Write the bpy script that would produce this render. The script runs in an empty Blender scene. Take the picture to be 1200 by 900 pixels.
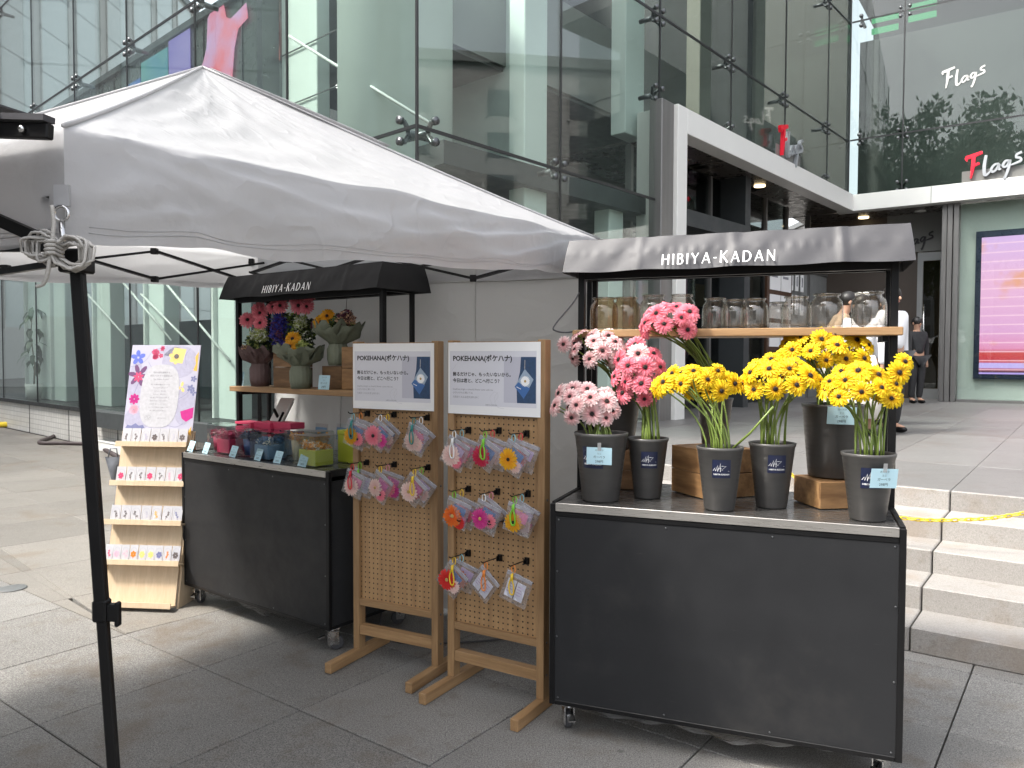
import bpy, bmesh, math, random
from mathutils import Vector, Matrix, Euler, Quaternion
rnd = random.Random(11)
rad = math.radians
sc = bpy.context.scene
C = sc.collection

# ------------------------------------------------------------------ camera, sky, sun, exposure
cam = bpy.data.objects.new("camera", bpy.data.cameras.new("camera"))
C.objects.link(cam)
cam.data.sensor_width = 36.0
cam.data.lens = 905.0 / 1200.0 * 36.0
cam.data.clip_start = 0.05
cam.data.clip_end = 3000.0
cam.matrix_world = Matrix.Translation((0, 0, 1.5)) @ Matrix.Rotation(rad(90 - 1.9), 4, 'X') @ Matrix.Rotation(0.0035, 4, 'Z')
sc.camera = cam

SUN = Vector((-0.70, -0.27, 1.0)).normalized()
world = bpy.data.worlds.new("World")
sc.world = world
world.use_nodes = True
wn = world.node_tree
sky = wn.nodes.new("ShaderNodeTexSky")
sky.sky_type = 'NISHITA'
sky.sun_disc = False
sky.sun_elevation = math.asin(SUN.z)
sky.sun_rotation = math.atan2(SUN.x, SUN.y)
sky.air_density = 1.0
sky.dust_density = 5.0
sky.ozone_density = 0.6
wn.nodes["Background"].inputs[1].default_value = 0.15
hz = wn.nodes.new("ShaderNodeHueSaturation")      # thin white haze takes most of the blue out of the sky
hz.inputs["Saturation"].default_value = 0.30
wn.links.new(sky.outputs[0], hz.inputs["Color"])
wn.links.new(hz.outputs[0], wn.nodes["Background"].inputs[0])
sl = bpy.data.lights.new("sun", 'SUN')
sl.energy = 1.4
sl.angle = rad(7.0)
sl.color = (1.0, 0.95, 0.87)
sun = bpy.data.objects.new("sun", sl)
C.objects.link(sun)
sun.rotation_euler = SUN.to_track_quat('Z', 'Y').to_euler()
sc.view_settings.view_transform = 'Standard'
sc.view_settings.look = 'None'
sc.view_settings.gamma = 1.0
sc.view_settings.exposure = 1.92
try:
    sc.cycles.max_bounces = 10
    sc.cycles.transparent_max_bounces = 24
    sc.cycles.caustics_reflective = False
    sc.cycles.caustics_refractive = False
except Exception:
    pass

# ------------------------------------------------------------------ mesh helpers
class MB:
    def __init__(s):
        s.v = []; s.f = []; s.m = []; s.k = 0; s.sm = []; s.smooth = False
    def mat(s, k, smooth=None):
        s.k = k
        if smooth is not None: s.smooth = smooth
        return s
    def add(s, vs, fs, M=None):
        o = len(s.v)
        s.v += [(M @ Vector(p)) if M is not None else Vector(p) for p in vs]
        for f in fs:
            s.f.append(tuple(i + o for i in f)); s.m.append(s.k); s.sm.append(s.smooth)
        return s
    def box(s, x0, x1, y0, y1, z0, z1, M=None):
        vs = [(x, y, z) for z in (z0, z1) for y in (y0, y1) for x in (x0, x1)]
        return s.add(vs, [(0, 2, 3, 1), (4, 5, 7, 6), (0, 1, 5, 4), (2, 6, 7, 3), (0, 4, 6, 2), (1, 3, 7, 5)], M)
    def prism(s, poly, z0, z1, M=None):
        n = len(poly)
        vs = [(p[0], p[1], z0) for p in poly] + [(p[0], p[1], z1) for p in poly]
        fs = [tuple(range(n - 1, -1, -1)), tuple(range(n, 2 * n))] + [(i, (i + 1) % n, n + (i + 1) % n, n + i) for i in range(n)]
        return s.add(vs, fs, M)
    def tube(s, pts, r, n=8, M=None, closed=False):
        pts = [Vector(p) for p in pts]
        rs = r if isinstance(r, (list, tuple)) else [r] * len(pts)
        vs = []; fs = []
        N = len(pts); up = None
        for i, p in enumerate(pts):
            a = pts[i - 1] if (i > 0 or closed) else pts[i]
            b = pts[(i + 1) % N] if (i < N - 1 or closed) else pts[i]
            t = (b - a)
            t = t.normalized() if t.length > 1e-9 else Vector((0, 0, 1))
            if up is None:
                up = t.cross(Vector((0, 0, 1)))
                if up.length < 1e-3: up = t.cross(Vector((1, 0, 0)))
                up.normalize()
            else:
                up = (up - t * up.dot(t))
                up = up.normalized() if up.length > 1e-6 else t.orthogonal().normalized()
            w = t.cross(up)
            for k in range(n):
                a2 = 2 * math.pi * (k + 0.5) / n
                vs.append(p + (up * math.cos(a2) + w * math.sin(a2)) * rs[i])
        for i in range(N if closed else N - 1):
            for k in range(n):
                j = (i + 1) % N
                fs.append((i * n + k, i * n + (k + 1) % n, j * n + (k + 1) % n, j * n + k))
        if not closed:
            fs.append(tuple(range(n - 1, -1, -1))); fs.append(tuple((N - 1) * n + k for k in range(n)))
        return s.add(vs, fs, M)
    def bar(s, a, b, w, h, M=None):
        a = Vector(a); b = Vector(b); t = (b - a).normalized()
        u = t.cross(Vector((0, 0, 1)))
        if u.length < 1e-3: u = Vector((1, 0, 0))
        u.normalize(); q = u.cross(t)
        vs = []
        for p in (a, b):
            for su, sq in ((-1, -1), (1, -1), (1, 1), (-1, 1)):
                vs.append(p + u * su * w / 2 + q * sq * h / 2)
        return s.add(vs, [(3, 2, 1, 0), (4, 5, 6, 7), (0, 1, 5, 4), (1, 2, 6, 5), (2, 3, 7, 6), (3, 0, 4, 7)], M)
    def lathe(s, prof, n=24, M=None, mod=None, cap0=True, cap1=False):
        vs = []; fs = []
        for (r, z) in prof:
            for k in range(n):
                a = 2 * math.pi * k / n
                rr, zz = (r, z) if mod is None else mod(r, z, a)
                vs.append((rr * math.cos(a), rr * math.sin(a), zz))
        for i in range(len(prof) - 1):
            for k in range(n):
                fs.append((i * n + k, i * n + (k + 1) % n, (i + 1) * n + (k + 1) % n, (i + 1) * n + k))
        if cap0: fs.append(tuple(range(n - 1, -1, -1)))
        if cap1: fs.append(tuple((len(prof) - 1) * n + k for k in range(n)))
        return s.add(vs, fs, M)
    def sphere(s, c, r, nu=12, nv=8, M=None):
        rx, ry, rz = r if isinstance(r, (list, tuple)) else (r, r, r)
        vs = [(c[0], c[1], c[2] - rz)]; fs = []
        for j in range(1, nv):
            t = math.pi * j / nv - math.pi / 2
            for k in range(nu):
                a = 2 * math.pi * k / nu
                vs.append((c[0] + rx * math.cos(t) * math.cos(a), c[1] + ry * math.cos(t) * math.sin(a), c[2] + rz * math.sin(t)))
        vs.append((c[0], c[1], c[2] + rz)); top = len(vs) - 1
        for k in range(nu):
            fs.append((0, 1 + (k + 1) % nu, 1 + k))
            fs.append((top, top - nu + k, top - nu + (k + 1) % nu))
        for j in range(nv - 2):
            for k in range(nu):
                a = 1 + j * nu
                fs.append((a + k, a + (k + 1) % nu, a + nu + (k + 1) % nu, a + nu + k))
        return s.add(vs, fs, M)
    def grid(s, fn, nu, nv, M=None):
        vs = [fn(i / nu, j / nv) for j in range(nv + 1) for i in range(nu + 1)]
        fs = [(j * (nu + 1) + i, j * (nu + 1) + i + 1, (j + 1) * (nu + 1) + i + 1, (j + 1) * (nu + 1) + i) for j in range(nv) for i in range(nu)]
        return s.add(vs, fs, M)
    def mesh(s, name, mats, bev=0, segs=1):
        me = bpy.data.meshes.new(name)
        me.from_pydata([tuple(p) for p in s.v], [], s.f)
        for m in mats: me.materials.append(m)
        me.polygons.foreach_set("material_index", s.m)
        me.polygons.foreach_set("use_smooth", s.sm)
        if bev:
            bm = bmesh.new(); bm.from_mesh(me)
            bmesh.ops.remove_doubles(bm, verts=bm.verts, dist=1e-6)
            es = [e for e in bm.edges if len(e.link_faces) == 2 and e.calc_face_angle(0) > 0.6]
            bmesh.ops.bevel(bm, geom=es, offset=bev, segments=segs, affect='EDGES', clamp_overlap=True)
            bm.to_mesh(me); bm.free()
        me.update()
        return me
    def build(s, name, mats, parent=None, bev=0, segs=1, loc=None, rot=None, solid=0):
        if not isinstance(mats, (list, tuple)): mats = [mats]
        return link(name, s.mesh(name, mats, bev, segs), parent, loc, rot, solid)

def link(name, me, parent=None, loc=None, rot=None, solid=0):
    o = bpy.data.objects.new(name, me); C.objects.link(o)
    if parent is not None: o.parent = parent
    if loc is not None: o.location = loc
    if rot is not None: o.rotation_euler = rot
    if solid:
        md = o.modifiers.new("solid", 'SOLIDIFY'); md.thickness = solid; md.offset = 0
    return o
def tag(o, label, cat, group=None):
    o["label"] = label; o["category"] = cat
    if group: o["group"] = group
    return o
def thing(name, label, cat, loc=(0, 0, 0), rz=0.0, group=None):
    o = bpy.data.objects.new(name, None); C.objects.link(o)
    o.empty_display_size = 0.1
    o.location = loc; o.rotation_euler = (0, 0, rz)
    return tag(o, label, cat, group)
def struct(o):
    o["kind"] = "structure"; return o
def copy_tree(o, parent=None):
    c = o.copy(); C.objects.link(c)
    if parent is not None: c.parent = parent
    for ch in list(o.children): copy_tree(ch, c)
    return c
def TR(x=0, y=0, z=0, rx=0, ry=0, rz=0):
    return Matrix.Translation((x, y, z)) @ Euler((rx, ry, rz)).to_matrix().to_4x4()
def cat_rom(pts, n=6):
    pts = [Vector(p) for p in pts]; out = []
    P = [pts[0]] + pts + [pts[-1]]
    for i in range(1, len(P) - 2):
        a, b, c, d = P[i - 1], P[i], P[i + 1], P[i + 2]
        for k in range(n):
            t = k / n
            out.append(0.5 * ((2 * b) + (c - a) * t + (2 * a - 5 * b + 4 * c - d) * t * t + (3 * b - a - 3 * c + d) * t ** 3))
    out.append(pts[-1]); return out
def stroke(mb, pts, ws, th=0.0, M=None, n=1):
    """flat brush stroke in the xz plane, facing -y; th = depth"""
    if n > 1:
        pp = cat_rom([(p[0], 0, p[1]) for p in pts], n); pts2 = [(p.x, p.z) for p in pp]
        m = len(pts) - 1; ww = []
        for i in range(len(pts2)):
            t = i / n; j = min(int(t), m - 1) if m else 0; ww.append(ws[j] + (ws[j + 1] - ws[j]) * (t - j))
        pts, ws = pts2, ww
    L = []; Rr = []
    for i, p in enumerate(pts):
        a = pts[max(i - 1, 0)]; b = pts[min(i + 1, len(pts) - 1)]
        dx, dz = b[0] - a[0], b[1] - a[1]; l = math.hypot(dx, dz) or 1
        nx, nz = -dz / l * ws[i] / 2, dx / l * ws[i] / 2
        L.append((p[0] + nx, p[1] + nz)); Rr.append((p[0] - nx, p[1] - nz))
    k = len(pts)
    vs = [(x, 0, z) for x, z in L] + [(x, 0, z) for x, z in Rr]
    fs = [(i, k + i, k + i + 1, i + 1) for i in range(k - 1)]
    if th:
        vs += [(x, -th, z) for x, z in L] + [(x, -th, z) for x, z in Rr]
        o = 2 * k
        fs += [(o + i, o + k + i, o + k + i + 1, o + i + 1) for i in range(k - 1)]
        fs += [(i, i + 1, o + i + 1, o + i) for i in range(k - 1)] + [(k + i, o + k + i, o + k + i + 1, k + i + 1) for i in range(k - 1)]
        fs += [(0, o, o + k, k), (k - 1, 2 * k - 1, o + 2 * k - 1, o + k - 1)]
    mb.add(vs, fs, M)
def text_mb(mb, body, size, M, align='LEFT', bold=0.0):
    cu = bpy.data.curves.new("lettering", 'FONT')
    cu.body = body; cu.size = size; cu.align_x = align; cu.resolution_u = 2; cu.offset = bold * size
    o = bpy.data.objects.new("lettering", cu); C.objects.link(o)
    dg = bpy.context.evaluated_depsgraph_get()
    me = bpy.data.meshes.new_from_object(o.evaluated_get(dg))
    mb.add([tuple(v.co) for v in me.vertices], [tuple(p.vertices) for p in me.polygons], M)
    bpy.data.objects.remove(o); bpy.data.curves.remove(cu); bpy.data.meshes.remove(me)
FACE = Matrix.Rotation(math.pi / 2, 4, 'X')      # text plane (xy) -> upright xz, facing -y

# ------------------------------------------------------------------ materials
def nodes_of(name):
    m = bpy.data.materials.new(name); m.use_nodes = True
    t = m.node_tree; p = t.nodes["Principled BSDF"]
    return m, t, p
def N(t, kind, **kw):
    n = t.nodes.new(kind)
    for k, v in kw.items():
        if k.startswith("i_"): n.inputs[k[2:].replace("_", " ")].default_value = v
        else: setattr(n, k, v)
    return n
def coords(t, scale=(1, 1, 1), kind="Object"):
    tc = N(t, "ShaderNodeTexCoord"); mp = N(t, "ShaderNodeMapping")
    mp.inputs["Scale"].default_value = scale
    t.links.new(tc.outputs[kind], mp.inputs[0]); return mp.outputs[0]
def mixc(t, fac, a, b, mode='MIX'):
    n = N(t, "ShaderNodeMix", data_type='RGBA', blend_type=mode)
    for s, v in ((0, fac), (6, a), (7, b)):
        if isinstance(v, (tuple, list)): n.inputs[s].default_value = (*v[:3], 1) if len(v) < 4 else v
        elif isinstance(v, (int, float)): n.inputs[s].default_value = v
        else: t.links.new(v, n.inputs[s])
    return n.outputs[2]
def noise(t, vec, scale, detail=4, rough=0.55):
    n = N(t, "ShaderNodeTexNoise"); n.inputs["Scale"].default_value = scale
    n.inputs["Detail"].default_value = detail; n.inputs["Roughness"].default_value = rough
    t.links.new(vec, n.inputs["Vector"]); return n.outputs["Fac"]
def ramp(t, fac, stops):
    n = N(t, "ShaderNodeValToRGB"); e = n.color_ramp.elements
    while len(e) < len(stops): e.new(0.5)
    for k, (p, c) in enumerate(stops):
        e[k].position = p; e[k].color = (*c, 1) if not isinstance(c, (int, float)) else (c, c, c, 1)
    t.links.new(fac, n.inputs[0]); return n.outputs[0]
def bump(t, p, h, strength=0.3, dist=0.01):
    b = N(t, "ShaderNodeBump"); b.inputs["Strength"].default_value = strength; b.inputs["Distance"].default_value = dist
    t.links.new(h, b.inputs["Height"]); t.links.new(b.outputs[0], p.inputs["Normal"])
def mulc(c, k): return tuple(min(1, x * k) for x in c)
def pm(name, col, rough=0.5, metal=0.0, var=0.12, scale=6.0, bumpv=0.0, bscale=120.0, stretch=(1, 1, 1), spec=None, rvar=0.1, randv=0.0):
    m, t, p = nodes_of(name)
    v = coords(t, stretch)
    f = noise(t, v, scale)
    c = mixc(t, f, mulc(col, 1 - var), mulc(col, 1 + var))
    if randv:
        oi = N(t, "ShaderNodeObjectInfo")
        c2 = ramp(t, oi.outputs["Random"], [(0, 1 - randv), (1, 1.0)])
        c = mixc(t, 1.0, c, c2, 'MULTIPLY')
    t.links.new(c, p.inputs["Base Color"])
    p.inputs["Metallic"].default_value = metal
    r = ramp(t, noise(t, v, scale * 3), [(0.3, max(0.02, rough - rvar)), (0.7, min(1, rough + rvar))])
    t.links.new(r, p.inputs["Roughness"])
    if spec is not None: p.inputs["Specular IOR Level"].default_value = spec
    if bumpv: bump(t, p, noise(t, v, bscale, 3), bumpv, 0.004)
    return m
def emit(name, col, strength):
    m, t, p = nodes_of(name)
    p.inputs["Base Color"].default_value = (0.02, 0.02, 0.02, 1)
    p.inputs["Emission Color"].default_value = (*col, 1); p.inputs["Emission Strength"].default_value = strength
    return m
def clear(name, tint, refl=0.04, rough=0.02, amt=1.0, bumpv=0.0, bscale=20, body=None, bodyf=0.0):
    """see-through sheet: transparent with Fresnel reflection, optionally a little milky"""
    m = bpy.data.materials.new(name); m.use_nodes = True; t = m.node_tree
    t.nodes.remove(t.nodes["Principled BSDF"]); out = t.nodes["Material Output"]
    tr = N(t, "ShaderNodeBsdfTransparent"); tr.inputs[0].default_value = (*tint, 1)
    gl = N(t, "ShaderNodeBsdfGlossy"); gl.inputs["Roughness"].default_value = rough
    lw = N(t, "ShaderNodeLayerWeight"); lw.inputs[0].default_value = 0.5
    pw = N(t, "ShaderNodeMath", operation='POWER'); pw.inputs[1].default_value = 5.0
    fr = N(t, "ShaderNodeMath", operation='MULTIPLY_ADD'); fr.inputs[1].default_value = 1.0 - refl; fr.inputs[2].default_value = refl
    t.links.new(lw.outputs["Facing"], pw.inputs[0]); t.links.new(pw.outputs[0], fr.inputs[0])
    base = tr.outputs[0]
    if bodyf:
        df = N(t, "ShaderNodeBsdfDiffuse"); df.inputs[0].default_value = (*body, 1)
        tl = N(t, "ShaderNodeBsdfTranslucent"); tl.inputs[0].default_value = (*body, 1)
        ad = N(t, "ShaderNodeMixShader"); t.links.new(df.outputs[0], ad.inputs[1]); t.links.new(tl.outputs[0], ad.inputs[2])
        mx0 = N(t, "ShaderNodeMixShader"); mx0.inputs[0].default_value = bodyf
        t.links.new(base, mx0.inputs[1]); t.links.new(ad.outputs[0], mx0.inputs[2]); base = mx0.outputs[0]
    mx = N(t, "ShaderNodeMixShader")
    if amt != 1.0:
        mu = N(t, "ShaderNodeMath", operation='MULTIPLY'); mu.inputs[1].default_value = amt
        t.links.new(fr.outputs[0], mu.inputs[0]); t.links.new(mu.outputs[0], mx.inputs[0])
    else: t.links.new(fr.outputs[0], mx.inputs[0])
    t.links.new(base, mx.inputs[1]); t.links.new(gl.outputs[0], mx.inputs[2]); t.links.new(mx.outputs[0], out.inputs[0])
    if bumpv:
        v = coords(t); b = N(t, "ShaderNodeBump"); b.inputs["Strength"].default_value = bumpv; b.inputs["Distance"].default_value = 0.01
        t.links.new(noise(t, v, bscale, 4), b.inputs["Height"]); t.links.new(b.outputs[0], gl.inputs["Normal"]); t.links.new(b.outputs[0], lw.inputs["Normal"])
    return m
def cloth(name, col, trans=0.3, rough=0.5, bumpv=0.25, bscale=9, crease=0.12):
    m, t, p = nodes_of(name); v = coords(t)
    f = noise(t, v, 3.0, 5)
    c = mixc(t, f, mulc(col, 0.94), mulc(col, 1.04)); t.links.new(c, p.inputs["Base Color"])
    p.inputs["Roughness"].default_value = rough
    p.inputs["Specular IOR Level"].default_value = 0.4
    n1 = noise(t, v, bscale, 6, 0.6)
    cr = ramp(t, noise(t, v, bscale * 0.55, 2, 0.5), [(0.44, 0.0), (0.50, crease), (0.56, 0.0)])      # thin pressed creases
    ad = N(t, "ShaderNodeMath", operation='ADD'); t.links.new(n1, ad.inputs[0]); t.links.new(cr, ad.inputs[1])
    bump(t, p, ad.outputs[0], bumpv, 0.02)
    if trans:
        out = t.nodes["Material Output"]; tl = N(t, "ShaderNodeBsdfTranslucent"); t.links.new(c, tl.inputs[0])
        mx = N(t, "ShaderNodeMixShader"); mx.inputs[0].default_value = trans
        t.links.new(p.outputs[0], mx.inputs[1]); t.links.new(tl.outputs[0], mx.inputs[2]); t.links.new(mx.outputs[0], out.inputs[0])
    return m
def wood(name, col, dark, axis='Z', scale=26, rough=0.5, randv=0.15, streak=14):
    m, t, p = nodes_of(name)
    st = {'X': (1.2, streak, streak), 'Y': (streak, 1.2, streak), 'Z': (streak, streak, 1.2)}[axis]
    tc = N(t, "ShaderNodeTexCoord"); oi = N(t, "ShaderNodeObjectInfo")
    ad = N(t, "ShaderNodeVectorMath", operation='ADD'); cr = N(t, "ShaderNodeCombineXYZ")
    mu = N(t, "ShaderNodeMath", operation='MULTIPLY'); mu.inputs[1].default_value = 37.0
    t.links.new(oi.outputs["Random"], mu.inputs[0])
    for k in range(3): t.links.new(mu.outputs[0], cr.inputs[k])
    t.links.new(tc.outputs["Object"], ad.inputs[0]); t.links.new(cr.outputs[0], ad.inputs[1])
    mp = N(t, "ShaderNodeMapping"); mp.inputs["Scale"].default_value = st; t.links.new(ad.outputs[0], mp.inputs[0])
    f = noise(t, mp.outputs[0], 2.2, 6, 0.6); f2 = noise(t, mp.outputs[0], 9.0, 3, 0.6)
    c = mixc(t, ramp(t, f, [(0.32, 0.0), (0.7, 1.0)]), dark, col)
    c = mixc(t, ramp(t, f2, [(0.35, 0.35), (0.6, 0.0)]), c, mulc(dark, 0.8))
    if randv:
        c = mixc(t, 1.0, c, ramp(t, oi.outputs["Random"], [(0, 1 - randv), (1, 1.0)]), 'MULTIPLY')
    t.links.new(c, p.inputs["Base Color"]); p.inputs["Roughness"].default_value = rough
    bump(t, p, f2, 0.12, 0.002)
    return m
# ------------------------------------------------------------------ shared materials
black = pm("black painted steel", (0.006, 0.006, 0.0065), 0.42, 0.0, 0.2, 5, spec=0.22)
panel = pm("charcoal laminate", (0.0145, 0.015, 0.0165), 0.55, 0.0, 0.15, 3, 0.03, 300, spec=0.28)
_t = panel.node_tree; _p = _t.nodes["Principled BSDF"]; _l = _p.inputs["Base Color"].links[0].from_socket; _v = coords(_t)      # scuffs and dust on the laminate
_c = mixc(_t, ramp(_t, noise(_t, _v, 2.2, 7, 0.7), [(0.52, 0.0), (0.75, 0.30)]), _l, (0.055, 0.052, 0.048))
_c = mixc(_t, ramp(_t, noise(_t, coords(_t, (3, 3, 40)), 3.0, 4, 0.7), [(0.66, 0.0), (0.72, 0.35)]), _c, (0.06, 0.058, 0.055))
_t.links.new(_c, _p.inputs["Base Color"])
steel = pm("brushed steel", (0.52, 0.50, 0.47), 0.34, 0.9, 0.08, 4, 0, 1, (1, 30, 30))
ctop = pm("dark steel counter", (0.16, 0.155, 0.15), 0.26, 0.75, 0.12, 3, 0, 1, (1, 14, 14))
chrome = pm("zinc", (0.6, 0.6, 0.6), 0.25, 1.0, 0.1, 10)
rubber = pm("grey rubber", (0.06, 0.06, 0.065), 0.6, 0, 0.2, 20)
oak_z = wood("oak upright", (0.42, 0.26, 0.125), (0.27, 0.155, 0.07), 'Z')
oak_x = wood("oak rail", (0.42, 0.26, 0.125), (0.27, 0.155, 0.07), 'X')
oak_y = wood("oak foot", (0.42, 0.26, 0.125), (0.27, 0.155, 0.07), 'Y')
pale_wood = wood("pale birch ply", (0.66, 0.52, 0.36), (0.58, 0.44, 0.29), 'Z', streak=9)
old_wood = wood("weathered crate wood", (0.46, 0.27, 0.12), (0.17, 0.085, 0.034), 'X', rough=0.55, streak=7)
old_wood2 = wood("brown crate wood", (0.30, 0.17, 0.08), (0.11, 0.058, 0.026), 'X', rough=0.6, streak=7)
white_paint = pm("white coated metal", (0.74, 0.74, 0.71), 0.45, 0, 0.05, 2)
paper = pm("white paper", (0.80, 0.80, 0.80), 0.6, 0, 0.02, 4)
paper_lilac = pm("lilac printed paper", (0.44, 0.43, 0.53), 0.5, 0, 0.06, 8)
ink = pm("black ink", (0.015, 0.015, 0.018), 0.5)
grey_ink = pm("grey ink", (0.25, 0.25, 0.28), 0.5)
white_print = pm("white print", (0.85, 0.85, 0.85), 0.5, 0, 0.02)
canvas = cloth("white tent canvas", (0.55, 0.55, 0.56), 0.45, 0.42, 0.26, 9, 0.40)
sheet_cloth = cloth("pale grey wall sheet", (0.52, 0.52, 0.51), 0.25, 0.55, 0.4, 4, 0.5)
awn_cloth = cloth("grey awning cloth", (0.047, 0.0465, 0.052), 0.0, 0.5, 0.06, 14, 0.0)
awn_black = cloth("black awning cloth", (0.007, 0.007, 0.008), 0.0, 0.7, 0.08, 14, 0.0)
plastic_grey = clear("grey plastic sheeting", (0.55, 0.55, 0.56), 0.08, 0.15, 1.3, 1.0, 22, (0.60, 0.60, 0.61), 0.85)

# granite paving: speckle, brown rust stains, pale and dark patches, tone by slab
def granite(name, c1, c2, stain, streaky=False):
    m, t, p = nodes_of(name); v = coords(t)
    sp = noise(t, v, 190, 3, 0.8)
    c = mixc(t, ramp(t, sp, [(0.38, 0.0), (0.62, 1.0)]), c1, c2)
    sp2 = noise(t, v, 75, 2, 0.7)
    c = mixc(t, ramp(t, sp2, [(0.52, 0.0), (0.75, 0.4)]), c, mulc(c1, 0.45))
    if streaky:
        v2 = coords(t, (1.2, 6, 1)); mp = v2.node; mp.inputs["Rotation"].default_value = (0, 0, rad(15))
        c = mixc(t, ramp(t, noise(t, v2, 1.4, 6, 0.6), [(0.35, 0.0), (0.65, 0.5)]), c, mulc(c2, 0.62))
    s1 = noise(t, v, 0.9, 6, 0.6); s2 = noise(t, v, 3.4, 5, 0.65)
    mu = N(t, "ShaderNodeMath", operation='MULTIPLY'); t.links.new(s1, mu.inputs[0]); t.links.new(s2, mu.inputs[1])
    c = mixc(t, ramp(t, mu.outputs[0], [(0.27, 0.0), (0.38, 0.55)]), c, stain)
    c = mixc(t, ramp(t, noise(t, v, 0.55, 4), [(0.35, 0.30), (0.6, 0.0)]), c, mulc(c1, 0.7))
    vo = N(t, "ShaderNodeTexVoronoi"); vo.inputs["Scale"].default_value = 3.2; t.links.new(v, vo.inputs["Vector"])      # trodden-in gum and drips
    c = mixc(t, ramp(t, vo.outputs["Distance"], [(0.03, 0.45), (0.055, 0.0)]), c, mulc(c1, 0.6))
    c = mixc(t, ramp(t, noise(t, v, 9.0, 6, 0.7), [(0.56, 0.0), (0.72, 0.45)]), c, mulc(stain, 0.7))
    oi = N(t, "ShaderNodeObjectInfo")
    c = mixc(t, 1.0, c, ramp(t, oi.outputs["Random"], [(0, 0.80), (1, 1.0)]), 'MULTIPLY')
    t.links.new(c, p.inputs["Base Color"]); p.inputs["Roughness"].default_value = 0.7
    bump(t, p, sp, 0.35, 0.003)
    return m
gran = granite("flamed granite paving", (0.085, 0.083, 0.080), (0.36, 0.347, 0.322), (0.14, 0.10, 0.064))
gran2 = granite("worn sandy paving", (0.13, 0.121, 0.108), (0.29, 0.27, 0.238), (0.16, 0.123, 0.086), True)
step_stone = granite("pale step stone", (0.25, 0.236, 0.22), (0.38, 0.36, 0.338), (0.24, 0.19, 0.145))
plat_stone = granite("grey terrace stone", (0.145, 0.142, 0.138), (0.25, 0.243, 0.235), (0.15, 0.125, 0.11), True)
plat_stone.node_tree.nodes["Principled BSDF"].inputs["Roughness"].default_value = 0.42
joint = pm("dark joint", (0.05, 0.048, 0.045), 0.9)

glass_t = clear("greenish facade glass", (0.90, 0.945, 0.925), 0.05, 0.004, 1.15)
glass_w = clear("grey green facade glass", (0.72, 0.765, 0.745), 0.055, 0.004, 1.0)
glass_d = clear("dark shop glass", (0.50, 0.54, 0.53), 0.07, 0.004)
seal = pm("black glazing seal", (0.012, 0.013, 0.014), 0.4)
clampm = pm("dark cast steel", (0.13, 0.135, 0.14), 0.35, 0.8, 0.15)
mint = pm("pale mint column", (0.66, 0.725, 0.69), 0.5, 0, 0.05, 2)
mint2 = pm("pale mint cladding", (0.48, 0.54, 0.515), 0.5, 0, 0.05, 2)
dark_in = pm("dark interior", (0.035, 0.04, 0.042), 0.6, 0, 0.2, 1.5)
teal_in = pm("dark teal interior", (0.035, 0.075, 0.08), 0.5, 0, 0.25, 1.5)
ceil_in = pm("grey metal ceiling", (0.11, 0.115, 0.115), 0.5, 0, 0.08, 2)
soffit_m = pm("brown soffit panels", (0.075, 0.066, 0.058), 0.3, 0, 0.12, 2)
rod_m = pm("white steel rod", (0.66, 0.68, 0.66), 0.4, 0, 0.04)
stainless = pm("stainless pillar", (0.20, 0.195, 0.19), 0.38, 0.6, 0.2, 1, 0, 1, (8, 8, 0.4))
lamp = emit("warm downlight", (1.0, 0.78, 0.45), 1.3)
lamp_w = emit("white downlight", (1.0, 0.97, 0.92), 1.0)

# ------------------------------------------------------------------ ground
o = MB().box(-900, 900, -900, 900, -0.6, -0.03).build("ground", [pm("plaza bed", (0.10, 0.095, 0.088), 0.85, 0, 0.2, 2)]); struct(o)
pave = bpy.data.objects.new("plaza_pavement", None); C.objects.link(pave); struct(pave)
def clip(poly, p0, nrm):
    out = []
    for i in range(len(poly)):
        a = poly[i]; b = poly[(i + 1) % len(poly)]
        da = (a[0] - p0[0]) * nrm[0] + (a[1] - p0[1]) * nrm[1]; db = (b[0] - p0[0]) * nrm[0] + (b[1] - p0[1]) * nrm[1]
        if da >= 0: out.append(a)
        if da * db < 0:
            k = da / (da - db); out.append((a[0] + (b[0] - a[0]) * k, a[1] + (b[1] - a[1]) * k))
    return out
def area(p): return 0.5 * abs(sum(p[i][0] * p[(i + 1) % len(p)][1] - p[(i + 1) % len(p)][0] * p[i][1] for i in range(len(p))))
def slab(poly, z, th, mat, parent, name, g=0.003):
    cx = sum(p[0] for p in poly) / len(poly); cy = sum(p[1] for p in poly) / len(poly)
    def shrink(d):
        r = []
        for p in poly:
            l = math.hypot(p[0] - cx, p[1] - cy); r.append((cx + (p[0] - cx) * (1 - d * 1.4 / l), cy + (p[1] - cy) * (1 - d * 1.4 / l)))
        return r
    dz = rnd.uniform(-0.0015, 0.0)
    a = shrink(g); b = shrink(g + 0.003); n = len(poly); mb = MB()
    vs = [(p[0], p[1], z - th) for p in a] + [(p[0], p[1], z + dz - 0.003) for p in a] + [(p[0], p[1], z + dz) for p in b]
    fs = [(i, (i + 1) % n, n + (i + 1) % n, n + i) for i in range(n)] + [(n + i, n + (i + 1) % n, 2 * n + (i + 1) % n, 2 * n + i) for i in range(n)] + [tuple(2 * n + i for i in range(n))]
    return mb.add(vs, fs).build(name, mat, parent)
B0 = (-2.09, 4.137); U = (0.6, 0.8); V = (0.8, -0.6)
LD = (-0.716, 0.698); LN = (-0.698, -0.716)
LEFTN = (-0.698, -0.716)
def inview(p, m=0.25):
    return p[1] > 1.3 and abs(p[0] / p[1]) < 0.95 + m / p[1] * 3
FACL0 = (-0.9, 7.28)
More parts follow.
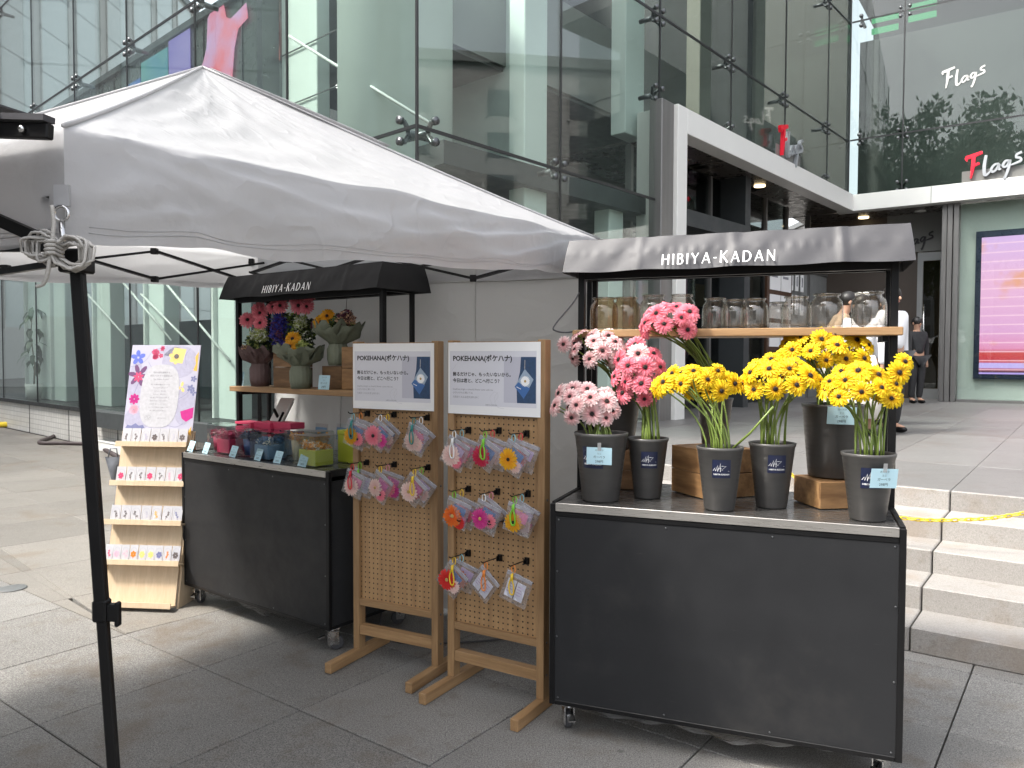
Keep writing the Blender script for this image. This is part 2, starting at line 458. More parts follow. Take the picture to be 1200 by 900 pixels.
for i in range(-5, 12):
    for j in range(-7, 9):
        a, b = i * 0.73, j * 0.745
        q = [(B0[0] + U[0] * (a + da) + V[0] * (b + db), B0[1] + U[1] * (a + da) + V[1] * (b + db)) for da, db in ((0, 0), (0.73, 0), (0.73, 0.745), (0, 0.745))]
        if i >= 0: q = clip(q, B0, (0.698, 0.716))
        if len(q) < 3 or area(q) < 0.03: continue
        cx = sum(p[0] for p in q) / len(q); cy = sum(p[1] for p in q) / len(q)
        if not inview((cx, cy)) : continue
        # behind the foot of the steps
        if (cx - 2.04) * 0.577 + (cy - 3.93) * 0.816 > 0.6 and cx > -0.3: continue
        slab(q, 0.0, 0.04, gran, pave, "paving_slab")
D2 = (-0.737, 0.676); N2 = (-0.676, -0.737)
for i in range(-3, 22):
    for j in range(-2, 18):
        a, b = i * 0.9, j * 0.9
        q = [(B0[0] + D2[0] * (a + da) + N2[0] * (b + db), B0[1] + D2[1] * (a + da) + N2[1] * (b + db)) for da, db in ((0, 0), (0.9, 0), (0.9, 0.9), (0, 0.9))]
        q = [(p[0] - 0.9 * 1.5 * 0, p[1]) for p in q]
        q = clip(q, B0, LN); q = clip(q, B0, U) if len(q) >= 3 else q
        if len(q) < 3 or area(q) < 0.03: continue
        cx = sum(p[0] for p in q) / len(q); cy = sum(p[1] for p in q) / len(q)
        if not inview((cx, cy), 0.3): continue
        slab(q, 0.0, 0.04, gran2, pave, "paving_slab")
# the strip between the granite and the glass front
for i in range(-1, 20):
    for j in range(0, 5):
        a, b = i * 0.9, j * 0.9
        q = [(B0[0] + D2[0] * (a + da) - N2[0] * (b + db), B0[1] + D2[1] * (a + da) - N2[1] * (b + db)) for da, db in ((0, 0), (0.9, 0), (0.9, 0.9), (0, 0.9))]
        q = clip(q, B0, (-LN[0], -LN[1])); q = clip(q, B0, U) if len(q) >= 3 else q
        q = clip(q, (-0.9, 7.28 - 0.02), (-0.676, -0.737)) if len(q) >= 3 else q
        if len(q) < 3 or area(q) < 0.03: continue
        cx = sum(p[0] for p in q) / len(q); cy = sum(p[1] for p in q) / len(q)
        if not inview((cx, cy)) or i < 12 and (cx - B0[0]) * V[0] + (cy - B0[1]) * V[1] > -0.6 * 0: continue
        slab(q, 0.002, 0.04, gran2, pave, "paving_slab")
o = MB().mat(0, True).lathe([(0.085, 0.0), (0.085, 0.003), (0.075, 0.004)], 28, cap1=True).build("drain_cover", [ceil_in], None, loc=(-3.23, 4.95, 0.001))
tag(o, "small round grey metal cover set in the sunlit paving at the far left", "drain cover")

# steps and terrace
stairs = bpy.data.objects.new("stone_steps", None); C.objects.link(stairs); struct(stairs); stairs.location = (2.04, 3.93, 0)
SD = Vector((0.8, -0.6)); SU = Vector((0.6, 0.8)); S0 = Vector((2.04, 3.93))
RISE = 0.13; TREAD = 0.335
vj = 0.0
JV = 0.01          # joint offset along the steps
def sv(u, v): return (S0.x + SU.x * u + SD.x * v - 0, S0.y + SU.y * u + SD.y * v)
for k in range(5):
    for j in range(-3, 4):
        v0 = JV + j * 1.40; v1 = v0 + 1.40
        u0 = k * TREAD; u1 = u0 + (TREAD + 0.03 if k < 4 else 0.02)
        q = [sv(u0, v0 + 0.004), sv(u1, v0 + 0.004), sv(u1, v1 - 0.004), sv(u0, v1 - 0.004)]
        mb = MB().prism([(p[0] - S0.x, p[1] - S0.y) for p in reversed(q)], 0.0, (k + 1) * RISE - 0.001 * (k == 4))
        mb.build("stone_step", step_stone, stairs, bev=0.006)
terr = bpy.data.objects.new("terrace_paving", None); C.objects.link(terr); struct(terr); terr.location = (0, 0, 0)
PZ = 5 * RISE
ue = 4 * TREAD + 0.021
for i in range(0, 12):
    for j in range(-17, 15):
        a = ue + i * 1.42; v0 = JV + j * 0.70
        q = [sv(a, v0), sv(a + 1.42, v0), sv(a + 1.42, v0 + 0.70), sv(a, v0 + 0.70)]
        cx = sum(p[0] for p in q) / 4; cy = sum(p[1] for p in q) / 4
        if cx < -0.6 or cx / cy > 0.85: continue
        if (cx + 0.9) * (-0.7595) + (cy - 7.28) * 0.6505 > 1.6: continue
        slab(list(reversed(q)), PZ, 0.03, plat_stone, terr, "terrace_slab", 0.002)
base = MB().prism([sv(ue + 0.001, -4.2), sv(ue + 0.001, 7), sv(20, 7), sv(20, -10), sv(3.2, -5)][::-1], 0.0, PZ - 0.025).build("terrace_base", joint); struct(base)

# ------------------------------------------------------------------ the glass building
CL = Vector((-0.9, 7.28, 0)); CW = Vector((7.23, 16.77, 0))
def frame(o, d, n):
    return Matrix(((d[0], n[0], 0, o[0]), (d[1], n[1], 0, o[1]), (0, 0, 1, 0), (0, 0, 0, 1)))
FL = frame(CL, (0.737, -0.676), (0.676, 0.737))
FM = frame(CL, (0.6505, 0.7595), (-0.7595, 0.6505))
FW = frame(CW, (0.82, -0.571), (0.571, 0.82))
bld = thing("glass_building", "glass fronted department store with bolted panes behind the flower stalls", "building", CL)
OFF = Matrix.Translation(-CL)
def bput(o, M):
    o.matrix_basis = OFF @ M; return o
def bpart(mb, name, mats, F, bev=0):
    o = mb.build(name, mats, bld, bev); bput(o, F); return o
pane_cache = {}
def pane(F, s0, s1, z0, z1, mat, depth=0.0):
    w, h = round(s1 - s0 - 0.024, 3), round(z1 - z0 - 0.024, 3)
    key = (w, h, mat.name)
    if key not in pane_cache: pane_cache[key] = MB().box(0, w, 0, 0.019, 0, h).mesh("glass_pane", [mat])
    o = link("glass_pane", pane_cache[key], bld)
    return bput(o, F @ Matrix.Translation((s0 + 0.012, depth, z0 + 0.012)))
PW = 2.23; HZ = [0.63, 3.67, 6.17, 8.67, 11.17]
for i in range(7):
    for k in range(4):
        pane(FL, -(i + 1) * PW, -i * PW, HZ[k], HZ[k + 1], glass_t)
for i in range(6):
    s0, s1 = i * PW, min((i + 1) * PW, 12.5)
    for k in range(4):
        z0 = HZ[k] if k else PZ
        if i >= 2:
            if k == 0: continue
            if k == 1: z0 = 5.01
        pane(FM, s0, s1, z0, HZ[k + 1], glass_t if i < 2 else glass_w)
WS = [0, 1.04, 3.27, 5.5, 7.73]
for i in range(4):
    for k, (z0, z1) in enumerate(((5.01, 6.2), (6.2, 8.7), (8.7, 11.2))):
        pane(FW, WS[i], WS[i + 1], z0, z1, glass_w)
# seals between the panes
for i in range(8): bpart(MB().box(-0.014, 0.014, -0.004, 0.016, 0.63, 11.17), "glazing_seal", seal, FL @ Matrix.Translation((-i * PW, 0, 0)))
for k in range(1, 4): bpart(MB().box(-7 * PW, -0.02, -0.003, 0.015, -0.016, 0.016), "glazing_seal", seal, FL @ Matrix.Translation((0, 0, HZ[k])))
for i in range(1, 6): bpart(MB().box(-0.014, 0.014, -0.004, 0.016, PZ if i < 2 else 5.01, 11.17), "glazing_seal", seal, FM @ Matrix.Translation((i * PW, 0, 0)))
for k in range(1, 4): bpart(MB().box(0.02, 4.36 if k == 1 else 12.48, -0.003, 0.015, -0.016, 0.016), "glazing_seal", seal, FM @ Matrix.Translation((0, 0, HZ[k])))
for i in range(0, 4): bpart(MB().box(-0.014, 0.014, -0.004, 0.016, 5.01, 11.2), "glazing_seal", seal, FW @ Matrix.Translation((WS[i], 0, 0)))
for z in (6.2, 8.7): bpart(MB().box(0.02, 7.7, -0.003, 0.015, z - 0.016, z + 0.016), "glazing_seal", seal, FW)
# four-armed glass clamps
mb = MB().mat(0, True)
for dx in (-0.14, 0.14):
    for dz in (-0.14, 0.14):
        mb.tube([(dx, -0.018, dz), (dx, 0.05, dz)], 0.055, 12)
        mb.tube([(dx, 0.05, dz), (dx, 0.10, dz), (0, 0.19, 0)], [0.03, 0.032, 0.045], 8)
mb.tube([(0, 0.16, 0), (0, 0.52, 0)], [0.065, 0.05], 10)
for v_ in mb.v: v_ *= 0.62
clamp_me = mb.mesh("glass_clamp", [clampm])
mb = MB().mat(0, True)
for dz in (-0.1, 0.1):
    mb.tube([(0, -0.014, dz), (0, 0.03, dz)], 0.04, 12); mb.tube([(0, 0.03, dz), (0, 0.06, dz), (0, 0.13, 0)], [0.02, 0.024, 0.03], 8)
mb.tube([(0, 0.11, 0), (0, 0.4, 0)], [0.04, 0.035], 10)
pair_me = mb.mesh("glass_clamp", [clampm])
def clamp(F, s, z):
    o = link("glass_clamp", pair_me if abs(abs(s) - 0.25) < 0.06 else clamp_me, bld); bput(o, F @ Matrix.Translation((s, 0, z)))
for i in range(0, 8):
    for k in (1, 2, 3): clamp(FL, -i * PW - (0.25 if i == 0 else 0), HZ[k])
for i in range(0, 6):
    for k in (1, 2, 3):
        if i >= 2 and k == 1: continue
        clamp(FM, i * PW + (0.25 if i == 0 else 0), HZ[k])
for i in (0, 1, 2, 3):
    for z in (6.2, 8.7): clamp(FW, WS[i] + (0.2 if i == 0 else 0), z)
for i in (2, 3, 4, 5): clamp(FM, i * PW, 5.12)
for i in (1, 2): clamp(FW, WS[i], 5.12)

# base wall of small white tiles under the left glass
m, t, p = nodes_of("small white wall tiles"); v = coords(t)
br = N(t, "ShaderNodeTexBrick"); br.offset = 0.0; br.inputs["Scale"].default_value = 1.0
br.inputs["Brick Width"].default_value = 0.095; br.inputs["Row Height"].default_value = 0.095; br.inputs["Mortar Size"].default_value = 0.007
br.inputs["Color1"].default_value = (0.62, 0.61, 0.58, 1); br.inputs["Color2"].default_value = (0.56, 0.55, 0.52, 1); br.inputs["Mortar"].default_value = (0.33, 0.32, 0.31, 1)
cx_ = N(t, "ShaderNodeSeparateXYZ"); t.links.new(v, cx_.inputs[0]); cb = N(t, "ShaderNodeCombineXYZ")
t.links.new(cx_.outputs[0], cb.inputs[0]); t.links.new(cx_.outputs[2], cb.inputs[1]); t.links.new(cb.outputs[0], br.inputs["Vector"])
c = mixc(t, ramp(t, noise(t, v, 1.5, 5), [(0.4, 0.0), (0.75, 0.35)]), br.outputs[0], (0.36, 0.34, 0.3))
t.links.new(c, p.inputs["Base Color"]); p.inputs["Roughness"].default_value = 0.35
tile_m = m
bpart(MB().box(-16, 0.0, 0.03, 0.3, 0.0, 0.56), "tiled_base_wall", tile_m, FL)
bpart(MB().box(-16, 0.02, -0.04, 0.32, 0.56, 0.63), "window_sill", seal, FL)
for i in range(0, 8): bpart(MB().box(-0.006, 0.006, 0.022, 0.031, 0.0, 0.56), "wall_joint", joint, FL @ Matrix.Translation((-i * PW - 0.6, 0, 0)))
bpart(MB().box(0.0, 4.3, 0.03, 0.3, 0.0, PZ), "tiled_base_wall", tile_m, FM)

# interior of the left wing: floors, columns, rods, added billboard reflection
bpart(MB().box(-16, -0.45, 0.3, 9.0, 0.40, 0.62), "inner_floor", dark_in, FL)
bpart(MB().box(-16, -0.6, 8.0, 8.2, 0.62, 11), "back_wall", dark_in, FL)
bpart(MB().box(-15.6, -1.9, 3.0, 3.1, 0.62, 2.3), "balustrade", teal_in, FL)
for k in range(11):
    bpart(MB().box(-7.5, -1.8, 3.4 + k * 0.3, 3.7 + k * 0.3, 0.75 + k * 0.18, 0.79 + k * 0.18), "inner_stair", ceil_in, FL)
for sc_, w in ((-4.68, .55), (-6.97, .62), (-9.19, .68), (-11.5, .70), (-12.75, 1.5)):
    bpart(MB().box(sc_ - w / 2, sc_ + w / 2, 0.5, 0.75, 0.62, 4.4), "column", mint, FL, 0.01)
    bpart(MB().box(sc_ - w / 2 - 0.012, sc_ - w / 2 + 0.05, 0.44, 0.5, 0.62, 4.4), "column_edge", rod_m, FL)
for a, b in (((-10.15, 2.86), (-7.89, 1.81)), ((-8.4, 2.95), (-6.2, 1.75)), ((-7.32, 2.52), (-5.48, 1.65)), ((-6.43, 2.66), (-4.4, 1.45)), ((-2.87, 5.41), (-0.3, 3.85)), ((-4.7, 5.2), (-2.2, 3.8))):
    bpart(MB().mat(0, True).tube([(a[0], 0.42, a[1]), (b[0], 0.42, b[1])], 0.018, 8), "brace_rod", rod_m, FL)
bpart(MB().box(-16, -0.5, 0.8, 8.0, 3.55, 3.8), "floor_slab", dark_in, FL)
# big round column at the corner, its head, and pale cladding beside it
Mc = Matrix.Translation((-1.36, 9.05, 0))
bpart(MB().mat(0, True).lathe([(0.66, 0.62), (0.66, 6.1), (0.69, 6.14), (0.69, 6.4)], 40, cap1=True), "round_column", mint, Mc)
bpart(MB().box(-4.0, -3.15, 1.0, 1.2, 3.8, 8.5), "wall_cladding", mint, FL, 0.01)
bpart(MB().box(-3.1, -2.8, 1.3, 1.5, 3.8, 8.5), "wall_cladding", dark_in, FL)
bpart(MB().box(-2.75, -0.9, 2.6, 2.8, 3.8, 10), "wall_cladding", mint2, FL)
bpart(MB().box(-4.12, -3.98, 0.7, 0.95, 3.8, 9), "window_post", clampm, FL)
for z in (4.9, 5.6, 6.5): bpart(MB().box(-4.0, -0.9, 0.97, 0.985, z, z + 0.012), "panel_joint", ceil_in, FL)
# added glowing wall inside the left glass, in place of a reflected LED billboard
vw = bpart(MB().box(-15.6, -4.2, 1.2, 1.35, 3.85, 7.0), "billboard_reflection", pm("dark billboard reflection", (0.06, 0.068, 0.066), 0.3, 0, 0.15, 2), FL, 0.005)
for k in range(18): bpart(MB().box(-0.012, 0.012, 1.18, 1.199, 3.9, 6.95), "panel_joint", clampm if k % 3 else seal, FL @ Matrix.Translation((-4.8 - k * 0.62, 0, 0)))
bpart(MB().box(-15.6, -4.2, 1.14, 1.2, 6.95, 7.06), "billboard_rail", clampm, FL)
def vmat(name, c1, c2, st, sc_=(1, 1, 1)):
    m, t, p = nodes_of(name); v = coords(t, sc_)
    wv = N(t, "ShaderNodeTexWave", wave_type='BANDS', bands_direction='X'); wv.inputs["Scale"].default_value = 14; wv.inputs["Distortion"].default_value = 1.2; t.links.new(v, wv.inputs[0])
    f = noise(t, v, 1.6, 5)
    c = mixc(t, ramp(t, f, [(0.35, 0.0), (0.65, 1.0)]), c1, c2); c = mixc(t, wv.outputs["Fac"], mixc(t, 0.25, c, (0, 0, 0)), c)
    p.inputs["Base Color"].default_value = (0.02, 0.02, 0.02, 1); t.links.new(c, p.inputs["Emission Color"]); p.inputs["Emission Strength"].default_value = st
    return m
v_blue = vmat("blue reflected glow", (0.03, 0.12, 0.62), (0.06, 0.25, 0.55), 0.26); v_teal = vmat("teal reflected glow", (0.05, 0.30, 0.42), (0.10, 0.40, 0.36), 0.26)
v_violet = vmat("violet reflected glow", (0.22, 0.16, 0.62), (0.35, 0.28, 0.70), 0.26); v_pink = vmat("pink reflected glow", (0.62, 0.42, 0.72), (0.85, 0.16, 0.20), 0.34); v_red = vmat("red reflected glow", (0.75, 0.16, 0.16), (0.8, 0.3, 0.25), 0.32)
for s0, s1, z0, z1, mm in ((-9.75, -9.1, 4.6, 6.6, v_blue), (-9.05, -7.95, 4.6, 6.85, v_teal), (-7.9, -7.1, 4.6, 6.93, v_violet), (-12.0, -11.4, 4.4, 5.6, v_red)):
    bpart(MB().box(s0, s1, 1.165, 1.176, z0, z1), "reflected_panel", mm, FL)
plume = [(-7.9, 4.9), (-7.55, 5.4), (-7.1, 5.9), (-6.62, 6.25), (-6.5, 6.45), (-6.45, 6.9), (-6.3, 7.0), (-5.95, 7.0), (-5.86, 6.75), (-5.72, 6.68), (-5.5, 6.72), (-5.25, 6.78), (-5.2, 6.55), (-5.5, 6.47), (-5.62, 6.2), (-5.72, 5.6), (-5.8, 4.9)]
bpart(MB().prism([(x, z) for x, z in plume], 0.0, 0.012, TR(0, 1.17, 0, math.pi / 2)), "reflected_panel", v_pink, FL)
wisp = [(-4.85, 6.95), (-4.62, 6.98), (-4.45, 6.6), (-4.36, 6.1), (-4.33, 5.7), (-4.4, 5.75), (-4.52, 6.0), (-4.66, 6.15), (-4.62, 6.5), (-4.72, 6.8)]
bpart(MB().prism([(x, z) for x, z in wisp], 0.0, 0.012, TR(0, 1.17, 0, math.pi / 2)), "reflected_panel", v_red, FL)

# interior behind the middle glass
bpart(MB().box(1.6, 13, 1.2, 4.2, 5.25, 6.5), "floor_slab", pm("pale bulkhead", (0.20, 0.205, 0.20), 0.5, 0, 0.06, 1), FM)
bpart(MB().box(1.65, 13, 1.25, 4.2, 5.2, 5.245), "ceiling_panel", ceil_in, FM)
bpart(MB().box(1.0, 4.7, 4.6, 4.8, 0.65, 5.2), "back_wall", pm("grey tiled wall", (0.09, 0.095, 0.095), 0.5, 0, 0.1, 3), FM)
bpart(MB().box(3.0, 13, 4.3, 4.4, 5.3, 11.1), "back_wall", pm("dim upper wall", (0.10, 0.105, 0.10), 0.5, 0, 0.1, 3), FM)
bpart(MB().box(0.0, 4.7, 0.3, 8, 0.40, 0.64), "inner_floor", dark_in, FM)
for s_, w, z1 in ((2.46, 0.44, 6.9), (4.72, 0.5, 6.9), (6.9, .4, 9), (9.1, .4, 9)):
    z0 = 0.65 if s_ < 4.3 else 4.7
    bpart(MB().box(s_ - w / 2, s_ + w / 2, 0.55, 0.8, z0, 11.0), "column", mint if s_ < 5 else pm("olive grey column", (0.28, 0.28, 0.24), 0.5, 0, .06), FM, 0.01)
bpart(MB().box(4.0, 4.36, 0.5, 0.75, 0.65, 3.6), "column", mint, FM, 0.01)
for x, y in ((0.9, 1.7), (1.2, 2.4), (2.0, 1.9), (2.9, 2.2), (3.3, 1.6), (3.7, 2.6), (1.6, 3.3), (2.6, 3.2)):
    bpart(MB().mat(0, True).lathe([(0.05, 0), (0.05, 0.02)], 12, cap1=True), "downlight", lamp_w, FM @ Matrix.Translation((x, y, 5.18)))
bpart(MB().box(2.75, 3.45, 2.0, 2.7, 4.66, 4.69), "light_tray", emit("bright light tray", (1, 1, 1), 0.4), FM)
bpart(MB().box(2.7, 3.5, 1.95, 2.75, 4.692, 4.74), "light_frame", white_paint, FM)
for s_ in (0.8, 1.7, 2.9, 3.9): bpart(MB().box(s_, s_ + 0.05, 4.50, 4.59, 0.65, 5.2), "wall_rib", ceil_in, FM)
bpart(MB().box(0.9, 4.7, 4.5, 4.58, 3.9, 4.0), "wall_rib", seal, FM)
for s_ in (1.2, 1.5, 1.9, 3.0, 3.3, 3.6): bpart(MB().box(s_, s_ + 0.22, 3.2, 3.4, 2.5, 3.35), "stock_shelf", pm("pale stock %g" % s_, (0.25, 0.24, 0.22), 0.6), FM)

bpart(MB().box(12.6, 12.8, 0.1, 7.0, 4.75, 11.1), "end_wall", pm("olive end wall", (0.13, 0.13, 0.12), 0.5, 0, 0.1, 1), FM)
# portal: pillar, fascia, soffit
bpart(MB().box(4.36, 4.69, -0.10, 0.10, 0.0, 5.02), "portal_pillar", stainless, FM, 0.01)
bpart(MB().box(4.692, 4.97, -0.16, 0.5, 0.0, 5.012), "portal_pillar", white_paint, FM, 0.008)
bpart(MB().box(4.972, 12.33, -0.16, 0.12, 4.66, 5.008), "fascia_band", white_paint, FM, 0.006)
bpart(MB().box(-0.2, 8.0, -0.16, 0.12, 4.662, 5.006), "fascia_band", white_paint, FW, 0.006)
for s_ in (1.6, 3.4, 5.2): bpart(MB().box(s_, s_ + 0.008, -0.1625, -0.159, 4.67, 5.0), "panel_joint", ceil_in, FW)
for i in range(4): bpart(MB().box(4.98 + i * 1.9, 6.86 + i * 1.9, 0.125, 2.4, 4.70, 4.74), "soffit_panel", soffit_m, FM)
for i in range(4): bpart(MB().box(-1.2 + i * 1.5, 0.28 + i * 1.5, 0.125, 2.6, 4.69, 4.735), "soffit_panel", soffit_m, FW)
for s_, d in ((0.35, 0.9), (1.5, 0.75)):
    bpart(MB().mat(0, True).lathe([(0.11, 0), (0.11, 0.03)], 16, cap1=True), "downlight", lamp if s_ < 1 else white_paint, FW @ Matrix.Translation((s_ - 0.2, d, 4.668)))
for s_ in (8.9,):
    bpart(MB().mat(0, True).lathe([(0.1, 0), (0.1, 0.03)], 16, cap1=True), "downlight", lamp, FM @ Matrix.Translation((s_, 0.45, 4.675)))
# shop front under the middle fascia
door_grey = pm("grey door steel", (0.30, 0.31, 0.31), 0.4, 0.3, 0.1, 2)
bpart(MB().box(5.0, 14.5, 2.3, 2.4, PZ, 4.7), "shop_back_wall", pm("shop interior brown", (0.075, 0.058, 0.045), 0.6, 0, 0.3, 0.8), FM)
xs = [5.0, 6.3, 7.6, 8.88, 10.0, 11.1, 12.4, 13.7]
for a, b in zip(xs[:-1], xs[1:]):
    if a < 11:
        pane(FM, a, b, PZ, 3.5, glass_d, 0.8); pane(FM, a, b, 3.5, 4.69, glass_d, 0.8)
    else:
        bpart(MB().box(a + 0.02, b - 0.02, 0.8, 0.84, PZ, 3.5), "door_leaf", door_grey, FM, 0.005)
for a in xs: bpart(MB().box(a - 0.035, a + 0.035, 0.76, 0.86, PZ, 4.68), "door_post", stainless, FM)
bpart(MB().box(5.04, 13.7, 0.77, 0.85, 3.42, 3.5), "door_head", stainless, FM)
for a in (8.75, 9.02): bpart(MB().mat(0, True).tube([(a, 0.70, 1.3), (a, 0.70, 3.1)], 0.025, 8), "door_handle", chrome, FM)
brown_fr = pm("brown notice frame", (0.07, 0.035, 0.02), 0.4)
nb = bpart(MB().box(9.75, 11.0, 0.62, 0.68, 1.6, 3.45), "notice_board", brown_fr, FM, 0.005)
for i in range(2):
    for j in range(3):
        bpart(MB().box(9.84 + i * 0.56, 10.36 + i * 0.56, 0.605, 0.618, 1.75 + j * 0.56, 2.22 + j * 0.56), "notice_sheet", paper, FM)
        bpart(MB().box(9.92 + i * 0.56, 10.2 + i * 0.56, 0.601, 0.604, 2.0 + j * 0.56, 2.05 + j * 0.56), "notice_print", grey_ink, FM)
for i, a in enumerate((11.12, 11.42, 11.72)):
    for j in range(2): bpart(MB().box(a, a + 0.17, 0.70, 0.715, 2.45 + j * 0.5, 2.86 + j * 0.5), "notice_sheet", paper, FM); bpart(MB().box(a + .05, a + .11, 0.695, 0.6985, 2.55 + j * 0.5, 2.75 + j * 0.5), "notice_print", grey_ink, FM)
bpart(MB().box(8.0, 9.6, 1.0, 1.04, 2.85, 3.15), "shop_sign", paper, FM)
mb = MB(); text_mb(mb, "お客様専用入口", 0.2, FM.inverted() @ FM @ TR(8.1, 0.995, 2.92) @ FACE); bpart(mb, "sign_lettering", ink, FM)
bpart(MB().box(6.7, 7.6, 1.2, 1.25, 2.2, 3.3), "shop_sign", pm("mauve poster", (0.22, 0.13, 0.14), 0.5, 0, 0.2, 4), FM)
bpart(MB().box(7.75, 8.05, 1.1, 1.13, 2.45, 2.85), "shop_sign", pm("tan poster", (0.45, 0.28, 0.10), 0.5, 0, 0.3, 4), FM)
for i in range(4): bpart(MB().box(5.6 + i * 1.3, 6.5 + i * 1.3, 1.6, 2.0, PZ, 2.0), "shop_counter", pm("shop counter %d" % i, (0.06 + 0.02 * i, 0.05, 0.045), 0.5), FM)
bpart(MB().mat(0, True).lathe([(0.02, 0.30), (0.28, 0.02), (0.30, 0.0)], 20), "pendant_lamp", pm("cream lamp shade", (0.5, 0.42, 0.28), 0.5), FM @ Matrix.Translation((7.2, 1.5, 3.85)))
bpart(MB().mat(0, True).sphere((0, 0, 0), 0.11), "lamp_bulb", emit("bulb", (1, 0.8, 0.45), 0.7), FM @ Matrix.Translation((7.2, 1.5, 3.83)))
# back wall and doors under the right-hand fascia
bpart(MB().box(-1.2, 1.22, 1.2, 1.3, PZ, 4.70), "back_wall", pm("brown lobby wall", (0.06, 0.045, 0.035), 0.5, 0, 0.25, 0.7), FW)
bpart(MB().box(0.6, 1.75, 1.1, 1.3, 3.86, 4.70), "lintel_panel", pm("grey lintel", (0.20, 0.20, 0.19), 0.4, 0, 0.05, 1), FW)
bpart(MB().box(1.22, 1.78, 1.9, 2.0, PZ, 4.0), "back_wall", pm("amber lobby wall", (0.13, 0.075, 0.025), 0.5, 0, 0.3, 0.8), FW)
d = MB()
d.box(1.22, 1.33, 1.14, 1.2, PZ, 3.84); d.box(1.66, 1.77, 1.14, 1.2, PZ, 3.84); d.box(1.33, 1.66, 1.141, 1.199, PZ, PZ + 0.22); d.box(1.33, 1.66, 1.141, 1.199, 3.66, 3.84)
bpart(d, "door_frame", door_grey, FW)
pane(FW, 1.33, 1.66, PZ + 0.22, 3.66, glass_d, 1.16)
bpart(MB().mat(0, True).tube([(1.37, 1.06, 1.5), (1.37, 1.06, 2.7)], 0.022, 8), "door_handle", chrome, FW)
for a in (1.83, 1.93, 2.04): bpart(MB().box(a - 0.047, a + 0.047, 0.06 + 0.02 * (a < 1.9), 0.6, PZ, 4.66), "pillar_fin", stainless, FW, 0.006)
bpart(MB().box(2.1, 7.8, 0.32, 0.4, PZ, 4.66), "display_wall", pm("pale grey display wall", (0.50, 0.55, 0.52), 0.45, 0, 0.05, 1.2), FW)
pane(FW, 2.1, 5.0, PZ + 0.05, 4.65, clear("clear shop glass", (0.92, 0.95, 0.93), 0.04, 0.004), 0.06)
bpart(MB().box(2.1, 7.8, 0.05, 0.32, PZ, PZ + 0.05), "display_sill", stainless, FW)
# behind the right-hand glass: plain grey-green blind wall
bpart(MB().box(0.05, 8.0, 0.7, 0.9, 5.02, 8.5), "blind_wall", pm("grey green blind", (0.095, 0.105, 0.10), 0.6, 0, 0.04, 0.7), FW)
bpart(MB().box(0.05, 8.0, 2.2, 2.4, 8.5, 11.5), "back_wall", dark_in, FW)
for s_, z in ((0.15, 8.9), (0.15, 9.15), (0.9, 9.0), (0.9, 9.25)): bpart(MB().box(s_, s_ + 0.55, 1.4, 1.46, z, z + 0.12), "lit_strip", emit("green strip light", (0.05, 0.55, 0.2), 0.3), FW)
bpart(MB().box(-0.8, 8.5, 0.0, 12, 11.2, 11.6), "roof", ceil_in, FW)

# wall screen
scr = thing("wall_screen", "wide lit video screen with pink stripes on the pale wall at the right", "screen", FW @ Vector((3.4, 0.3, 1.0)))
m, t, p = nodes_of("striped video picture"); v = coords(t)
sx = N(t, "ShaderNodeSeparateXYZ"); t.links.new(v, sx.inputs[0])
band = N(t, "ShaderNodeMath", operation='MULTIPLY'); band.inputs[1].default_value = 1 / 2.78; t.links.new(sx.outputs[2], band.inputs[0])
base_c = ramp(t, band.outputs[0], [(0.0, (0.42, 0.30, 0.75)), (0.045, (0.45, 0.33, 0.8)), (0.05, (0.05, 0.03, 0.06)), (0.075, (0.4, 0.02, 0.08)), (0.08, (0.50, 0.40, 0.8)), (0.115, (0.5, 0.4, 0.8)), (0.12, (0.50, 0.02, 0.05)), (0.19, (0.55, 0.05, 0.05)), (0.22, (0.70, 0.25, 0.45)), (0.35, (0.68, 0.34, 0.6)), (0.7, (0.74, 0.40, 0.62)), (1.0, (0.62, 0.40, 0.72))])
br_ = noise(t, v, 1.3, 3)
c = mixc(t, ramp(t, br_, [(0.55, 0.0), (0.66, 0.7)]), base_c, (0.75, 0.30, 0.06))
st2 = N(t, "ShaderNodeMath", operation='FRACT'); mm2 = N(t, "ShaderNodeMath", operation='MULTIPLY'); mm2.inputs[1].default_value = 5.6
t.links.new(sx.outputs[2], mm2.inputs[0]); t.links.new(mm2.outputs[0], st2.inputs[0])
c = mixc(t, ramp(t, st2.outputs[0], [(0.0, 0.8), (0.10, 0.55), (0.16, 0.0), (0.95, 0.0)]), c, (0.95, 0.62, 0.75))
rr = N(t, "ShaderNodeMath", operation='SUBTRACT'); t.links.new(sx.outputs[0], rr.inputs[0]); m3 = N(t, "ShaderNodeMath", operation='MULTIPLY'); m3.inputs[1].default_value = -0.10
t.links.new(sx.outputs[2], m3.inputs[0]); t.links.new(m3.outputs[0], rr.inputs[1])
dk = mixc(t, ramp(t, noise(t, coords(t, (0.3, 1, 3)), 2.5, 2), [(0.42, 0.0), (0.5, 1.0)]), (0.35, 0.02, 0.04), (0.35, 0.42, 0.10))
c = mixc(t, ramp(t, rr.outputs[0], [(0.0, 0.0), (0.99, 0.0), (1.0, 0.0)]), c, dk)
p.inputs["Base Color"].default_value = (0.02, 0.02, 0.02, 1); t.links.new(c, p.inputs["Emission Color"]); p.inputs["Emission Strength"].default_value = 0.36
def sput(mb, name, mats):
    o = mb.build(name, mats, scr, 0); o.matrix_basis = Matrix.Translation(-Vector(scr.location)) @ FW @ Matrix.Translation((2.38, 0.0, 1.12)); return o
sput(MB().box(0, 3.4, 0.2, 0.315, 0, 2.95), "screen_housing", [pm("navy screen frame", (0.012, 0.02, 0.045), 0.35)])
